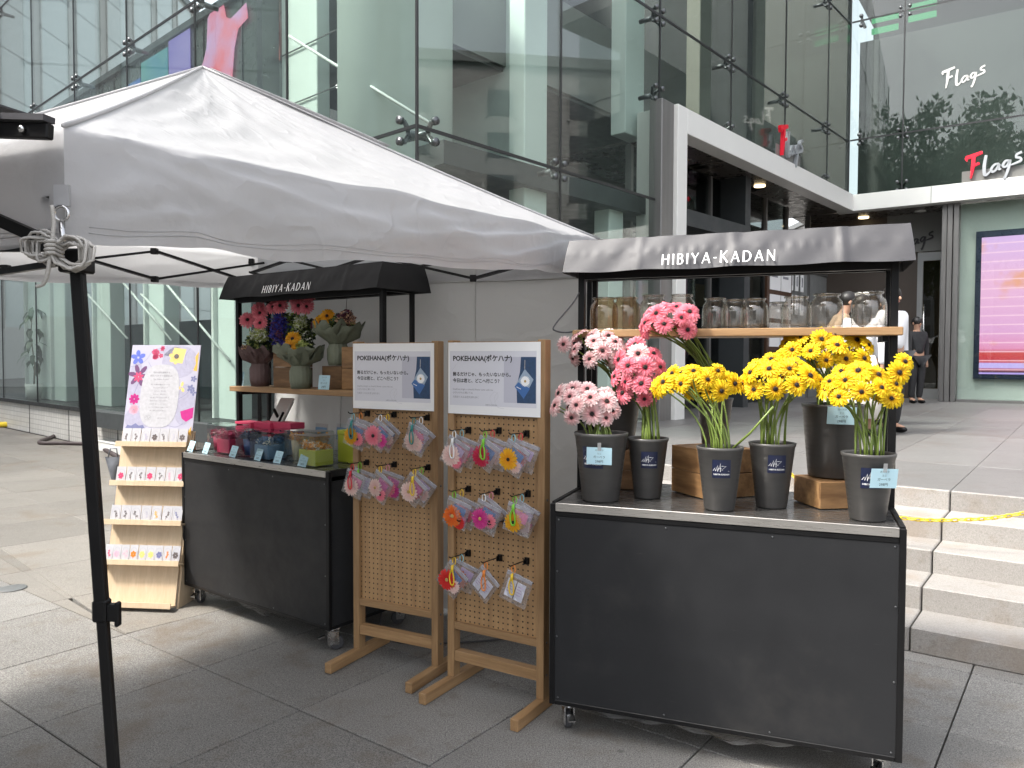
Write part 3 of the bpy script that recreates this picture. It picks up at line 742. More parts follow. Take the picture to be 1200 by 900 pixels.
sput(MB().box(0.10, 3.3, 0.19, 0.198, 0.10, 2.82), "screen_picture", [m])
dkm = emit("dark red video block", (0.28, 0.02, 0.04), 0.3); dgm = emit("olive video block", (0.33, 0.36, 0.10), 0.25); bkm = emit("black video block", (0.02, 0.02, 0.03), 0.5)
for k, (z0, z1, mm) in enumerate(((2.42, 2.8, bkm), (2.18, 2.40, dkm), (2.05, 2.16, dgm), (1.80, 2.03, dkm), (1.62, 1.78, dgm), (1.40, 1.6, dkm), (1.15, 1.38, bkm))):
    x0 = 1.0 + (2.8 - z1) * 0.14
    sput(MB().box(x0, 3.2, 0.176, 0.187, z0, z1), "picture_block", [mm])

# lettered signs in brush script
GL = {'F': [([(0.0, 0.93), (0.3, 1.0), (0.62, 1.1)], [.15, .16, .12], 5), ([(0.30, 1.0), (0.27, .5), (0.2, 0.02)], [.15, .14, .05], 5), ([(0.27, 0.55), (0.52, 0.64)], [.12, .10], 1), ([(0.0, 0.93), (0.05, 0.78)], [.10, .05], 1)],
      'l': [([(0.76, 0.95), (0.70, 0.5), (0.72, 0.12), (0.84, 0.14), (0.93, 0.25)], [.10, .13, .12, .09, .05], 5)],
      'a': [([(1.24, 0.52), (1.08, 0.50), (0.96, 0.32), (1.02, 0.20), (1.14, 0.28), (1.25, 0.5), (1.23, 0.30), (1.33, 0.28)], [.07, .09, .1, .09, .08, .09, .10, .06], 5)],
      'g': [([(1.62, 0.60), (1.48, 0.60), (1.38, 0.44), (1.45, 0.34), (1.56, 0.44), (1.64, 0.62), (1.58, 0.25), (1.46, -0.12), (1.42, -0.06)], [.07, .09, .1, .08, .08, .09, .11, .09, .05], 5)],
      's': [([(2.06, 0.90), (1.88, 0.82), (1.86, 0.70), (2.0, 0.66), (2.02, 0.54), (1.84, 0.46), (1.66, 0.40)], [.10, .09, .08, .09, .1, .09, .05], 5)]}
def flags_sign(label, F, s, z, size, mF, mR, th, backing=None):
    base = F @ Vector((s, -0.02, z))
    t_ = thing("lettered_sign", label, "sign", base, 0, "brush lettered Flags signs")
    L0 = Matrix.Translation(-Vector(base)) @ F @ Matrix.Translation((s, -0.02, z)) @ Matrix.Scale(size, 4)
    for ch, nm in zip("Flags", ("letter_f", "letter_l", "letter_a", "letter_g", "letter_s")):
        mb = MB()
        for q, (pts, ws, n) in enumerate(GL[ch]): stroke(mb, pts, ws, th / size + 0.002 * q, Matrix.Translation((0, -0.004 * q, 0)), n)
        o = mb.build(nm, mF if ch == 'F' else mR, t_); o.matrix_basis = L0
    if backing:
        o = MB().box(-0.15, 2.15, 0.01, 0.03, -0.10, 0.38).build("backing_plate", backing, t_); o.matrix_basis = L0
    return t_
red_s = pm("red sign face", (0.80, 0.01, 0.035), 0.35, 0, 0.03); silver_s = pm("silver sign face", (0.42, 0.44, 0.46), 0.35, 0.4, 0.05)
white_s = pm("white sign film", (0.50, 0.50, 0.49), 0.5, 0, 0.03)
plate = pm("grey backing plate", (0.16, 0.16, 0.15), 0.5)
flags_sign("red and silver Flags lettering standing on the white fascia at the right edge", FW @ Matrix.Translation((0, -0.1, 0)), 2.20, 5.06, 0.45, red_s, silver_s, 0.06, plate)
flags_sign("white Flags lettering high on the grey green glass pane", FW, 1.74, 6.95, 0.36, white_s, white_s, 0.004)
flags_sign("red and silver Flags lettering seen edge on, left of the inner corner", FM @ Matrix.Translation((0, -0.1, 0)), 8.30, 5.04, 0.50, red_s, silver_s, 0.06, plate)
flags_sign("black Flags lettering on the lintel behind the right cart's awning", FW @ Matrix.Translation((0, 1.1, 0)), 0.78, 3.95, 0.36, ink, ink, 0.02)

# potted plant behind the left glass
pl = thing("indoor_plant", "leafy potted plant standing inside the left glass front", "plant", FL @ Vector((-12.4, 0.3, 0.62)))
leafm = pm("glossy plant leaf", (0.035, 0.085, 0.03), 0.4, 0, 0.3)
MB().mat(0, True).lathe([(0.12, 0), (0.17, 0.32), (0.15, 0.32), (0.13, 0.28)], 16).build("plant_pot", [white_paint], pl)
MB().mat(0, True).tube([(0, 0, 0.28), (0.02, 0.0, 0.7), (-0.05, 0, 1.3), (0.0, 0, 1.9)], [0.02, 0.016, 0.012, 0.006], 6).build("stem", pm("plant stem", (0.10, 0.09, 0.04), 0.6), pl)
for k in range(34):
    a = rnd.uniform(0, 6.28); z = rnd.choice((0.75, 0.95, 1.2, 1.45, 1.7, 1.85)) + rnd.uniform(-.06, .06); l = rnd.uniform(0.2, 0.34)
    mb = MB().mat(0, True)
    mb.add([(0, 0, 0), (l * .3, -.045, .03), (l * .3, .045, .03), (l * .75, -.04, -.02), (l * .75, .04, -.02), (l, 0, -.10)], [(0, 1, 2), (1, 3, 4, 2), (3, 5, 4)])
    mb.build("leaf", leafm, pl, loc=(0.03 * math.cos(a), 0.03 * math.sin(a), z), rot=(0, rnd.uniform(0.1, 0.9), a))
# ------------------------------------------------------------------ the street round about (seen in the glass)
def city_block(label, loc, rz, w, h, d, wall, wcol, nx, nz, ww, wh):
    t_ = thing("office_block", label, "building", loc, rz)
    MB().box(-w / 2, w / 2, 0, d, 0, h).build("wall", wall, t_)
    MB().box(-w / 2 - 0.3, w / 2 + 0.3, -0.3, d, h, h + 0.6).build("roof", ceil_in, t_)
    me = MB().box(-ww / 2, ww / 2, -0.03, 0.0, 0, wh).mesh("window", [wcol])
    fm = MB().box(-ww / 2 - 0.12, -ww / 2, -0.12, 0.0, -0.12, wh + 0.12).box(ww / 2, ww / 2 + 0.12, -0.12, 0.0, -0.12, wh + 0.12).mesh("frame", [wall])
    for i in range(nx):
        for k in range(nz):
            x = -w / 2 + (i + 0.5) * w / nx; z = 3.5 + k * (h - 4) / nz
            o = link("window", me, t_, (x, -0.002, z)); link("frame", fm, o)
    return t_
pale_wall = pm("cream tiled facade", (0.42, 0.42, 0.40), 0.6, 0, 0.05, 0.4); win_pale = pm("pale window glass", (0.52, 0.58, 0.57), 0.15, 0, 0.15, 0.3)
white_wall = pm("white tiled facade", (0.26, 0.257, 0.25), 0.6, 0, 0.04, 0.4); win_dark = pm("dark window glass", (0.09, 0.095, 0.10), 0.1, 0, 0.2, 0.3)
grey_wall = pm("grey office facade", (0.26, 0.27, 0.27), 0.5, 0, 0.06, 0.3)
city_block("cream tiled office block with a pale window grid across the plaza to the left", (-34, 42, 0), rad(90), 110, 38, 12, pale_wall, win_pale, 24, 11, 3.4, 3.2)
city_block("white office block with small dark windows across the street to the right", (38, 46, 0), rad(-90), 130, 19, 12, white_wall, win_dark, 26, 6, 1.6, 1.5)
city_block("grey office block behind the photographer", (-30, -48, 0), rad(150), 60, 15, 12, grey_wall, win_dark, 14, 4, 2.6, 1.8)
tree = thing("street_tree", "broad leafy street tree standing across the plaza behind the photographer", "tree", (-14, -10, 0))
MB().mat(0, True).tube([(0, 0, 0), (0.1, 0, 3), (0.0, 0.1, 7), (0.2, 0, 11)], [0.3, 0.24, 0.18, 0.08], 10).build("trunk", pm("bark", (0.10, 0.08, 0.06), 0.9, 0, 0.3), tree)
mb = MB()
for k in range(230):
    d = Vector((rnd.gauss(0, 1), rnd.gauss(0, 1), rnd.gauss(0, 0.8))).normalized() * rnd.uniform(1.5, 5.6)
    c0 = Vector((0, 0, 11.0)) + Vector((d.x * 1.5, d.y * 1.5, d.z))
    for q in range(70):
        p0 = c0 + Vector((rnd.gauss(0, .55), rnd.gauss(0, .55), rnd.gauss(0, .45)))
        e = Euler((rnd.uniform(0, 6), rnd.uniform(0, 6), rnd.uniform(0, 6))).to_matrix()
        mb.add([p0 + e @ Vector(x) for x in ((-.22, 0, 0), (0, -.12, .03), (.24, 0, 0), (0, .12, .03))], [(0, 1, 2, 3)])
mb.build("crown", pm("tree leaves", (0.05, 0.085, 0.03), 0.55, 0, 0.4, 1.2), tree)

# ------------------------------------------------------------------ pop-up tent
TA = Vector((-0.95, 1.65, 0)); TB = Vector((0.44, 3.92, 0)); TE = Vector((-3.15, 3.02, 0)); TF = Vector((-1.75, 5.34, 0))
PK = Vector((-1.36, 3.42, 2.765))
eave = {'A': 1.985, 'B': 2.10, 'E': 2.08, 'F': 2.19}; hem = {'A': 1.735, 'B': 1.915, 'E': 1.83, 'F': 1.975}
tent = thing("canopy_tent", "white pop-up canopy tent with black folding frame over the left stall", "tent", (TA.x, TA.y, 0))
TO = -Vector((TA.x, TA.y, 0))
pts2 = {'A': TA, 'B': TB, 'E': TE, 'F': TF}
def canopy_fn(a, b, seed, wr):
    A, B = pts2[a], pts2[b]; e0, e1 = eave[a], eave[b]; h0, h1 = hem[a], hem[b]
    out = (B - A).cross(Vector((0, 0, 1))).normalized()
    mid = (A + B) / 2
    if (mid - Vector((PK.x, PK.y, 0))).dot(out) < 0: out = -out
    L = (B - A).length
    def fn(u, v):
        if v <= 0.62:
            k = v / 0.62
            e = A.lerp(B, u); e.z = e0 + (e1 - e0) * u
            p = Vector(PK).lerp(e, k)
            sag = 0.10 * math.sin(math.pi * k) * (0.35 + 0.65 * (1 - (2 * u - 1) ** 4))
            p.z -= sag * (0.7 + 0.3 * k) - 0.02 * math.sin(math.pi * k)
            w = math.sin(math.pi * min(1, k)) * 0.5 + k * 0.5
        else:
            k = (v - 0.62) / 0.38
            p = A.lerp(B, u); p.z = (e0 + (e1 - e0) * u) * (1 - k) + (h0 + (h1 - h0) * u) * k
            bulge = 0.028 * math.sin(math.pi * min(1, k * 1.0)) * math.sin(math.pi * u) ** 0.5 if 0 < u < 1 else 0
            p += out * (bulge + 0.012 * math.sin(u * 21 + seed) * k * (1 if 0 < u < 1 else 0))
            p.z += 0.006 * math.sin(u * 17 + seed) * k
            w = 1.0
        # tension folds fanning out of both corners, and a few slack ripples
        edge = math.sin(math.pi * u) ** 0.5 if 0 < u < 1 else 0
        f = 0.0
        for uu, vv, am, kk in ((1 - u) * L, (v - 0.60) * 1.9, 0.011, 22.0), (u * L, (v - 0.60) * 1.9, 0.008, 17.0):
            r_ = math.hypot(uu, vv) + 1e-4; ang = math.atan2(vv, uu)
            q = 0.5 + 0.5 * math.sin(ang * kk + seed * 3)
            f += am * (q ** 3) * math.exp(-r_ * 0.75) * min(1, r_ * 3.0)
        if v > 0.5: f += 0.0055 * math.sin((v - 0.5) * math.pi / 0.62) * (0.5 + 0.5 * math.sin(u * L * 9.0 - v * 15.0 + seed + 1.3 * math.sin(u * 5.0))) ** 2
        f += 0.006 * math.exp(-u * L / 0.22) * math.sin(v * 46 + u * 60 + 2 * math.sin(v * 21)) * min(1, u * L * 12)
        f = wr * edge * w * (f + 0.0022 * math.sin(u * 29 + v * 13 + seed) * math.sin(v * 37 - u * 7))
        p = p + out * f * 0.8 + Vector((0, 0, f))
        return p + TO
    return fn
def canopy_side(mb, a, b, seed, wr):
    fn = canopy_fn(a, b, seed, wr); mb.grid(fn, 96, 56)
    out = (pts2[b] - pts2[a]).cross(Vector((0, 0, 1))).normalized()
    if ((pts2[a] + pts2[b]) / 2 - Vector((PK.x, PK.y, 0))).dot(out) < 0: out = -out
    for v in (0.945, 0.962): MB().mat(0, True).tube([fn(k / 60, v) + out * 0.0005 for k in range(1, 60)], 0.0010, 5).build("hem_seam", canvas, tent)
mb = MB().mat(0, True)
canopy_side(mb, 'A', 'B', 0.4, 1.9); canopy_side(mb, 'B', 'F', 1.3, 0.6); canopy_side(mb, 'F', 'E', 2.1, 0.6); canopy_side(mb, 'E', 'A', 3.3, 0.8)
mb.build("canopy", canvas, tent)
# seam tapes down the hips and round the hem
for a in "ABEF":
    A = pts2[a].copy(); A.z = eave[a]; pth = []
    for k in range(13):
        q = k / 12; p = Vector(PK).lerp(A, q); p.z += 0.004 - 0.035 * math.sin(math.pi * q) * (0.7 + .3 * q) + 0.02 * math.sin(math.pi * q); pth.append(p + TO)
    MB().mat(0, True).tube(pth, 0.006, 6).build("hip_seam", canvas, tent)
# loose vent flap over the peak
def vent(u, v):
    B = TB.copy(); B.z = eave['B']; F = TF.copy(); F.z = eave['F']
    e = B.lerp(F, u * 0.5); p = Vector(PK).lerp(e, 0.02 + 0.42 * v); p.z += 0.016 + 0.012 * math.sin(v * 3.1) - 0.03 * v * (1 - v)
    return p + TO
MB().mat(0, True).grid(vent, 8, 14).build("vent_flap", canvas, tent, solid=0.002)
def vslit(u, v):
    B = TB.copy(); B.z = eave['B']; A = TA.copy(); A.z = eave['A']
    e = B.lerp(A, 0.005 + u * 0.028 * math.sin(math.pi * v)); p = Vector(PK).lerp(e, 0.03 + 0.30 * v); p.z += 0.012 - 0.015 * math.sin(math.pi * (0.03 + 0.3 * v))
    return p + TO
MB().grid(vslit, 3, 14).build("vent_binding", black, tent)
# legs
def tleg(top, foot, zt, joint_h=0.96):
    t_ = (Vector((top[0], top[1], zt)) + TO); f_ = (Vector((foot[0], foot[1], 0.0)) + TO)
    j = f_.lerp(t_, joint_h / zt)
    lg = MB().bar(f_ + Vector((0, 0, 0.01)), j, 0.022, 0.022).bar(j, t_, 0.0255, 0.0255).build("tent_leg", black, tent, bev=0.003)
    MB().box(-0.05, 0.05, -0.05, 0.05, 0, 0.012).build("leg_foot", black, lg, loc=f_)
    MB().bar(j - Vector((0, 0, 0.038)), j + Vector((0, 0, 0.010)), 0.031, 0.031).build("leg_collar", black, lg, bev=0.004)
    MB().box(0.014, 0.036, -0.010, 0.010, -0.026, 0.012).box(0.030, 0.040, -0.009, 0.009, -0.038, 0.016).build("leg_latch", black, lg, loc=j + Vector((0, 0, -0.012)), bev=0.003)
    MB().box(-0.027, 0.027, -0.027, 0.027, -0.03, 0.02).build("leg_bracket", black, lg, loc=t_ + Vector((0, 0, -0.01)), bev=0.004)
    return lg
tleg((TA.x + 0.012, TA.y + 0.02), (-0.845, 1.68), 1.72)
tleg((TB.x - 0.05, TB.y + 0.0), (TB.x - 0.05, TB.y), 1.93)
tleg((TE.x + 0.06, TE.y), (TE.x + 0.06, TE.y), 1.86)
tleg((TF.x + 0.02, TF.y - 0.05), (TF.x + 0.02, TF.y - 0.05), 1.98)
def truss(a, b, h0, h1, dh, n, inset=0.05, first=1.0, th=0.026):
    A, B = pts2[a], pts2[b]; nn = (B - A).cross(Vector((0, 0, 1))).normalized()
    if (Vector((PK.x, PK.y, 0)) - A).dot(nn) < 0: nn = -nn
    def P(q, dz):
        p = A.lerp(B, q) + nn * inset; p.z = h0 + (h1 - h0) * q + dz; return p + TO
    w = 1.0 / n
    for k in range(int(math.ceil(n))):
        q0, q1 = k * w, min((k + 1) * w, 1.0)
        fr_ = (q1 - q0) / w
        MB().bar(P(q0, dh / 2), P(q1, dh / 2 - dh * fr_), th, 0.014).build("truss_bar", black, tent)
        o = MB().bar(P(q0, -dh / 2) + nn * 0.014, P(q1, -dh / 2 + dh * fr_) + nn * 0.016, th, 0.014).build("truss_bar", black, tent)
        for dz in (dh / 2, -dh / 2):
            MB().box(-0.018, 0.018, -0.018, 0.018, -0.018, 0.018).build("truss_joint", black, tent, loc=P(q1, dz) + nn * 0.007, bev=0.003)
truss('F', 'E', 2.065, 2.00, 0.165, 3.3)
truss('B', 'F', 1.99, 2.08, 0.15, 3.5)
truss('A', 'B', 1.905, 2.03, 0.13, 3.5, 0.06)
# the near side frame bar that comes forward from the leg, and the flat roof arm at the far left
MB().bar(Vector((-0.97, 1.66, 1.735)) + TO, Vector((-1.62, 1.98, 1.985)) + TO, 0.016, 0.026).build("truss_bar", black, tent)
MB().bar(Vector((-0.97, 1.68, 1.735)) + TO, Vector((-1.66, 2.10, 1.79)) + TO, 0.014, 0.016).build("truss_bar", black, tent)
MB().bar(Vector((-0.97, 1.68, 1.705)) + TO, Vector((-1.66, 2.10, 1.685)) + TO, 0.012, 0.014).build("truss_bar", black, tent)
# D ring and strap on the corner hem
MB().box(-0.016, 0.016, -0.004, 0.004, 0, 0.045).build("corner_strap", canvas, tent, loc=Vector((-0.945, 1.632, 1.815)) + TO)
ring = [(0.015 * math.sin(k * 6.283 / 16), 0, 0.015 * math.cos(k * 6.283 / 16)) for k in range(16)]
MB().mat(0, True).tube(ring, 0.0035, 6, closed=True).build("corner_ring", chrome, tent, loc=Vector((-0.945, 1.628, 1.80)) + TO)
MB().mat(0, True).tube([(0, 0, 0), (0.004, 0, -0.03), (0.0, 0, -0.06)], [0.005, 0.007, 0.004], 6).build("ring_hook", chrome, tent, loc=Vector((-0.945, 1.626, 1.78)) + TO)

rope_m = pm("grey braided rope", (0.46, 0.44, 0.41), 0.8, 0, 0.3, 160, 0.6, 500)
rope = thing("rope_bundle", "coiled pale grey guy rope tied in a bundle on the near tent leg", "rope", (-0.945, 1.615, 1.72))
for k in range(18):
    s = 1 if k % 2 else -1; r1 = rnd.uniform(0.024, 0.05); r2 = rnd.uniform(0.008, 0.032); pts = []
    for q in range(18):
        a = q / 18 * 6.283
        pts.append((s * (r1 * 0.75 + r1 * 0.85 * math.cos(a)) + 0.005, -0.012 * math.sin(a + k) - 0.002 * k * 0.5, r2 * math.sin(a) + 0.010 * math.cos(a * 0.5) + rnd.uniform(-0.003, .003) + s * -0.006))
    MB().mat(0, True).tube(pts, 0.0029, 6, closed=True).build("rope_coil", rope_m, rope)
MB().mat(0, True).tube(cat_rom([(0, -0.02, 0.09), (0.004, -0.022, 0.05), (0.0, -0.026, 0.0), (-0.008, -0.024, -0.045), (-0.02, -0.02, -0.07), (-0.035, -0.018, -0.075)], 6), 0.0042, 6).build("rope_end", rope_m, rope)
for z in (-0.012, -0.004, 0.004, 0.012):
    MB().mat(0, True).tube([(0.012 * math.cos(a * .785), -0.014 + 0.022 * math.sin(a * .785), z + 0.002 * a * .3) for a in range(8)], 0.004, 6, closed=True).build("rope_wrap", rope_m, rope)

# wall sheet hung on the back of the tent
def sheet(u, v):
    p = TF.lerp(TB, 0.045 + u * 0.935)
    n = Vector((0.60, 0.80, 0))
    z = (2.10 - 0.06 * u) * (1 - v) + 0.03 * v
    p += n * (0.03 + 0.018 * math.sin(u * 9 + 2.2 * v) + 0.010 * math.sin(u * 31 + 4 * v) * v + 0.012 * math.sin(7 * v + 5 * u))
    p += (TF - TB).normalized() * 0.05 * v * (1 - u)
    p.z = z
    return p - Vector((TB.x, TB.y, 0))
wsh = thing("tent_wall_sheet", "pale grey fabric side wall hanging from the back of the tent", "tent wall", (TB.x, TB.y, 0))
MB().mat(0, True).grid(sheet, 70, 50).build("wall_fabric", sheet_cloth, wsh)
seamm = pm("sheet seam", (0.50, 0.50, 0.49), 0.6)
MB().mat(0, True).tube([sheet(k / 40, 0.062) + Vector((-.004, -.006, 0)) for k in range(41)], 0.004, 5).build("wall_seam", seamm, wsh)
for u in (0.28, 0.70): MB().mat(0, True).tube([sheet(u, k / 30) + Vector((-.004, -.006, 0)) for k in range(31)], 0.003, 5).build("wall_seam", seamm, wsh)

# roof edge of the next stall, poking in at the far left
arm = thing("awning_frame", "grey topped black roof edge of a neighbouring stall at the far left", "awning frame", (-2.2, 1.80, 0))
MB().bar((1.30, -0.28, 1.938), (0.0, 0.0, 2.05), 0.02, 0.030).build("edge_bar", black, arm, bev=0.003)
MB().prism([(1.225, -0.172), (-1.31, 1.41), (-2.2, -1.2), (0.84, -1.25)][::-1], 0, 0.004).build("shading_roof_sheet", awn_cloth, arm, loc=(0, 0, 1.992))  # unseen spread of this roof, shaped to shade the tent's left valance
MB().bar((1.30, -0.285, 1.961), (0.0, -0.005, 2.073), 0.03, 0.012).build("roof_hem", awn_cloth, arm)
MB().mat(0, True).lathe([(0.007, 0), (0.007, 0.006), (0.004, 0.008)], 10, cap1=True).build("bolt", chrome, arm, loc=(1.245, -0.279, 1.943), rot=(rad(90), 0, rad(-12)))

# ------------------------------------------------------------------ the two stall carts
def letter_strokes():
    f, g = 0.135, 0.075
    def S(a, b, w, w2=None): return ([a, b], [w, w2 or w])
    def arc(cx, cz, rx, rz, a0, a1, w0, w1, n=10):
        return ([(cx + rx * math.cos(a0 + (a1 - a0) * k / n), cz + rz * math.sin(a0 + (a1 - a0) * k / n)) for k in range(n + 1)], [w0 + (w1 - w0) * math.sin(math.pi * k / n) for k in range(n + 1)])
    h = math.pi / 2
    return {'H': (0.62, [S((.06, 0), (.06, 1), f), S((.56, 0), (.56, 1), f), S((.06, .52), (.56, .52), g)]),
            'I': (0.12, [S((.06, 0), (.06, 1), f)]),
            'B': (0.50, [S((.06, 0), (.06, 1), f), arc(.20, .76, .22, .22, -h, h, g, f), arc(.22, .27, .25, .26, -h, h, g, f), S((.06, .97), (.2, .98), g), S((.06, .53), (.22, .54), g), S((.06, .03), (.22, .02), g)]),
            'Y': (0.60, [S((.02, 1), (.30, .48), f), S((.58, 1), (.30, .48), g), S((.30, 0), (.30, .5), f)]),
            'A': (0.66, [S((.02, 0), (.34, 1), g), S((.64, 0), (.33, 1), f), S((.15, .32), (.50, .32), g)]),
            '-': (0.26, [S((.0, .48), (.26, .48), .09)]),
            'K': (0.60, [S((.06, 0), (.06, 1.12), f), S((.07, .5), (.54, 1.1), g), S((.22, .62), (.60, -.02), f)]),
            'D': (0.66, [S((.06, 0), (.06, 1), f), arc(.2, .5, .42, .48, -h, h, g, f), S((.06, .97), (.22, .98), g), S((.06, .03), (.22, .02), g)]),
            'N': (0.66, [S((.06, 0), (.06, 1), g), S((.06, 1), (.60, 0), f), S((.60, 0), (.60, 1), g)])}
LET = letter_strokes()
def wordmark(mb, x0, M, size):
    x = 0.0; tot = sum(LET[c][0] for c in "HIBIYA-KADAN") + 0.29 * 11
    for i, c in enumerate("HIBIYA-KADAN"):
        for q, (pts, ws) in enumerate(LET[c][1]):
            stroke(mb, [((x + a - tot / 2) * size, b * size) for a, b in pts], [w * size for w in ws], 0, M @ Matrix.Translation((x0, -0.0004 * q, 0)))
        x += LET[c][0] + 0.29
def make_cart(label, loc, rz, W, D, cloth_m, sh=1.624):
    t_ = thing("stall_cart", label, "stall cart", (loc[0], loc[1], 0), rz, "flower stall carts")
    zb, zt = 0.125, 0.93
    MB().box(0.012, W - 0.012, 0.004, 0.018, zb + 0.01, zt - 0.052).build("front_panel", panel, t_)
    MB().box(0.004, 0.018, 0.02, D - 0.02, zb + 0.01, zt - 0.052).build("side_panel", panel, t_)
    MB().box(W - 0.018, W - 0.004, 0.02, D - 0.02, zb + 0.01, zt - 0.052).build("side_panel", panel, t_)
    MB().box(0.02, W - 0.02, D - 0.02, D - 0.008, zb + 0.01, zt - 0.052).build("back_panel", panel, t_)
    fr_ = MB()
    for x in (0, W - 0.022):
        for y in (0, D - 0.022): fr_.box(x, x + 0.022, y, y + 0.022, zb, zt - 0.002)
    for y in (0.001, D - 0.021): fr_.box(0.022, W - 0.022, y, y + 0.02, zb, zb + 0.018); fr_.box(0.022, W - 0.022, y, y + 0.02, zt - 0.052, zt - 0.034)
    for x in (0.001, W - 0.021): fr_.box(x, x + 0.02, 0.022, D - 0.022, zb, zb + 0.018); fr_.box(x, x + 0.02, 0.022, D - 0.022, zt - 0.03, zt + 0.004)
    fr_.build("cart_frame", black, t_, bev=0.002)
    MB().box(0.022, W - 0.022, 0.004, D - 0.002, zt - 0.032, zt).build("counter_top", ctop, t_, bev=0.002)
    MB().box(0.023, W - 0.023, -0.002, 0.0035, zt - 0.031, zt + 0.0015).build("counter_edge", steel, t_, bev=0.001)
    sm = MB().mat(0, True).lathe([(0.004, 0), (0.003, 0.0018)], 8, cap1=True).mesh("screw", [clampm])
    for x in (0.035, W * 0.36, W * 0.66, W - 0.035):
        for z in (zb + 0.03, zt - 0.065): link("screw", sm, t_, (x, 0.0035, z), (rad(90), 0, 0))
    for z in (0.4, 0.66):
        for x in (0.03, W - 0.03): link("screw", sm, t_, (x, 0.0035, z), (rad(90), 0, 0))
    for x in (0.016, W - 0.016):
        MB().box(x - 0.014, x + 0.014, 0.375, 0.405, zt - 0.03, 1.99).build("post", black, t_, bev=0.002)
        MB().box(x - 0.011, x + 0.011, 0.60, 0.626, zt - 0.03, 1.99).build("post", black, t_, bev=0.002)
    MB().box(0.03, W - 0.03, 0.378, 0.402, 1.845, 1.895).build("top_rail", black, t_)
    MB().box(0.03, W - 0.03, 0.602, 0.624, 1.86, 1.895).build("top_rail", black, t_)
    for x in (0.016, W - 0.016): MB().box(x - 0.010, x + 0.010, 0.406, 0.60, 1.86, 1.89).build("top_rail", black, t_)
    MB().box(-0.012, W + 0.012, 0.335, 0.374, sh - 0.032, sh).box(0.031, W - 0.031, 0.374, 0.598, sh - 0.032, sh).build("shelf_board", oak_x, t_, bev=0.003)
    for x in (0.045, W - 0.045): MB().box(x - 0.01, x + 0.01, 0.38, 0.6, sh - 0.054, sh - 0.033).build("shelf_bracket", black, t_)
    # awning cover: flat top and four flared flaps
    zt2, zm, zl = 2.010, 1.945, 1.866
    ov = 0.03
    def ringp(k):       # k 0 top, 1 seam, 2 hem
        g = (0.0, 0.024, 0.046)[k]; z = (zt2, zm, zl)[k]
        return -ov - g * 0.3, W + ov + g * 0.3, 0.345 - g * 1.25, 0.665 + g * 0.9, z
    def lerp_ring(v):
        if v < 0.45: a, b, q = ringp(0), ringp(1), v / 0.45
        else: a, b, q = ringp(1), ringp(2), (v - 0.45) / 0.55
        return [a[i] + (b[i] - a[i]) * q for i in range(5)]
    aw = MB().mat(0, True)
    sd = rnd.uniform(0, 6)
    def wr(u, v):
        ed = math.sin(math.pi * u) ** 0.4 if 0 < u < 1 else 0
        gath = 0.0022 * math.sin(u * 150 + sd + 3 * math.sin(u * 17)) * math.exp(-((v - 0.45) / 0.10) ** 2)
        fold = 0.009 * (0.5 * math.exp(-((u - 0.24) / 0.012) ** 2) + math.exp(-((u - 0.52) / 0.014) ** 2) * 0.6 + math.exp(-((u - 0.82) / 0.012) ** 2))
        return ed * (gath + fold + 0.003 * math.sin(u * 19 + sd) * v + 0.0022 * math.sin(u * 43 + 5 * v))
    def front(u, v): x0, x1, y0, y1, z = lerp_ring(v); return (x0 + (x1 - x0) * u, y0 - wr(u, v), z + 0.003 * math.sin(u * 23 + sd) * v)
    def rear(u, v): x0, x1, y0, y1, z = lerp_ring(v); return (x1 + (x0 - x1) * u, y1 + wr(u, v), z)
    def sl(u, v): x0, x1, y0, y1, z = lerp_ring(v); return (x0 - 0.3 * wr(u, v), y1 + (y0 - y1) * u, z)
    def sr(u, v): x0, x1, y0, y1, z = lerp_ring(v); return (x1 + 0.3 * wr(u, v), y0 + (y1 - y0) * u, z)
    aw.grid(front, 120, 14); aw.grid(rear, 40, 8); aw.grid(sl, 12, 8); aw.grid(sr, 12, 8)
    x0, x1, y0, y1, z = ringp(0)
    aw.grid(lambda u, v: (x0 + (x1 - x0) * u, y0 + (y1 - y0) * v, zt2 + 0.006 * math.sin(3.14 * v) * math.sin(9 * u) ** 2), 24, 6)
    a_ = aw.build("awning", cloth_m, t_)
    y_ = ringp(1)[2]; y2 = ringp(2)[2]
    tilt = math.atan2(y_ - y2, zm - zl)
    w_ = MB(); wordmark(w_, W * 0.475, TR(0, y2 - 0.0135, zl + 0.016, -tilt), 0.047)
    w_.build("wordmark", white_print, a_)
    # casters
    for i, (x, y) in enumerate(((0.06, 0.07), (W - 0.06, 0.07), (0.06, D - 0.07), (W - 0.06, D - 0.07))):
        k = MB().box(-0.035, 0.035, -0.035, 0.035, 0.112, 0.124).mat(0, True).tube([(0, 0, 0.098), (0, 0, 0.112)], 0.024, 14)
        k.mat(0, False).box(-0.021, -0.016, -0.022, 0.034, 0.028, 0.098).box(0.016, 0.021, -0.022, 0.034, 0.028, 0.098)
        cz = k.build("caster", chrome, t_, bev=0.001, loc=(x, y, 0), rot=(0, 0, (0.5, -0.6, 1.9, 2.6)[i]))
        MB().mat(0, True).tube([(-0.013, 0.022, 0.036), (-0.011, 0.022, 0.036), (0.011, 0.022, 0.036), (0.013, 0.022, 0.036)], [0.030, 0.036, 0.036, 0.030], 20).build("wheel", rubber, cz)
        MB().box(-0.014, 0.014, -0.055, -0.015, 0.078, 0.084).build("brake_lever", chrome, cz, rot=(0.25, 0, 0))
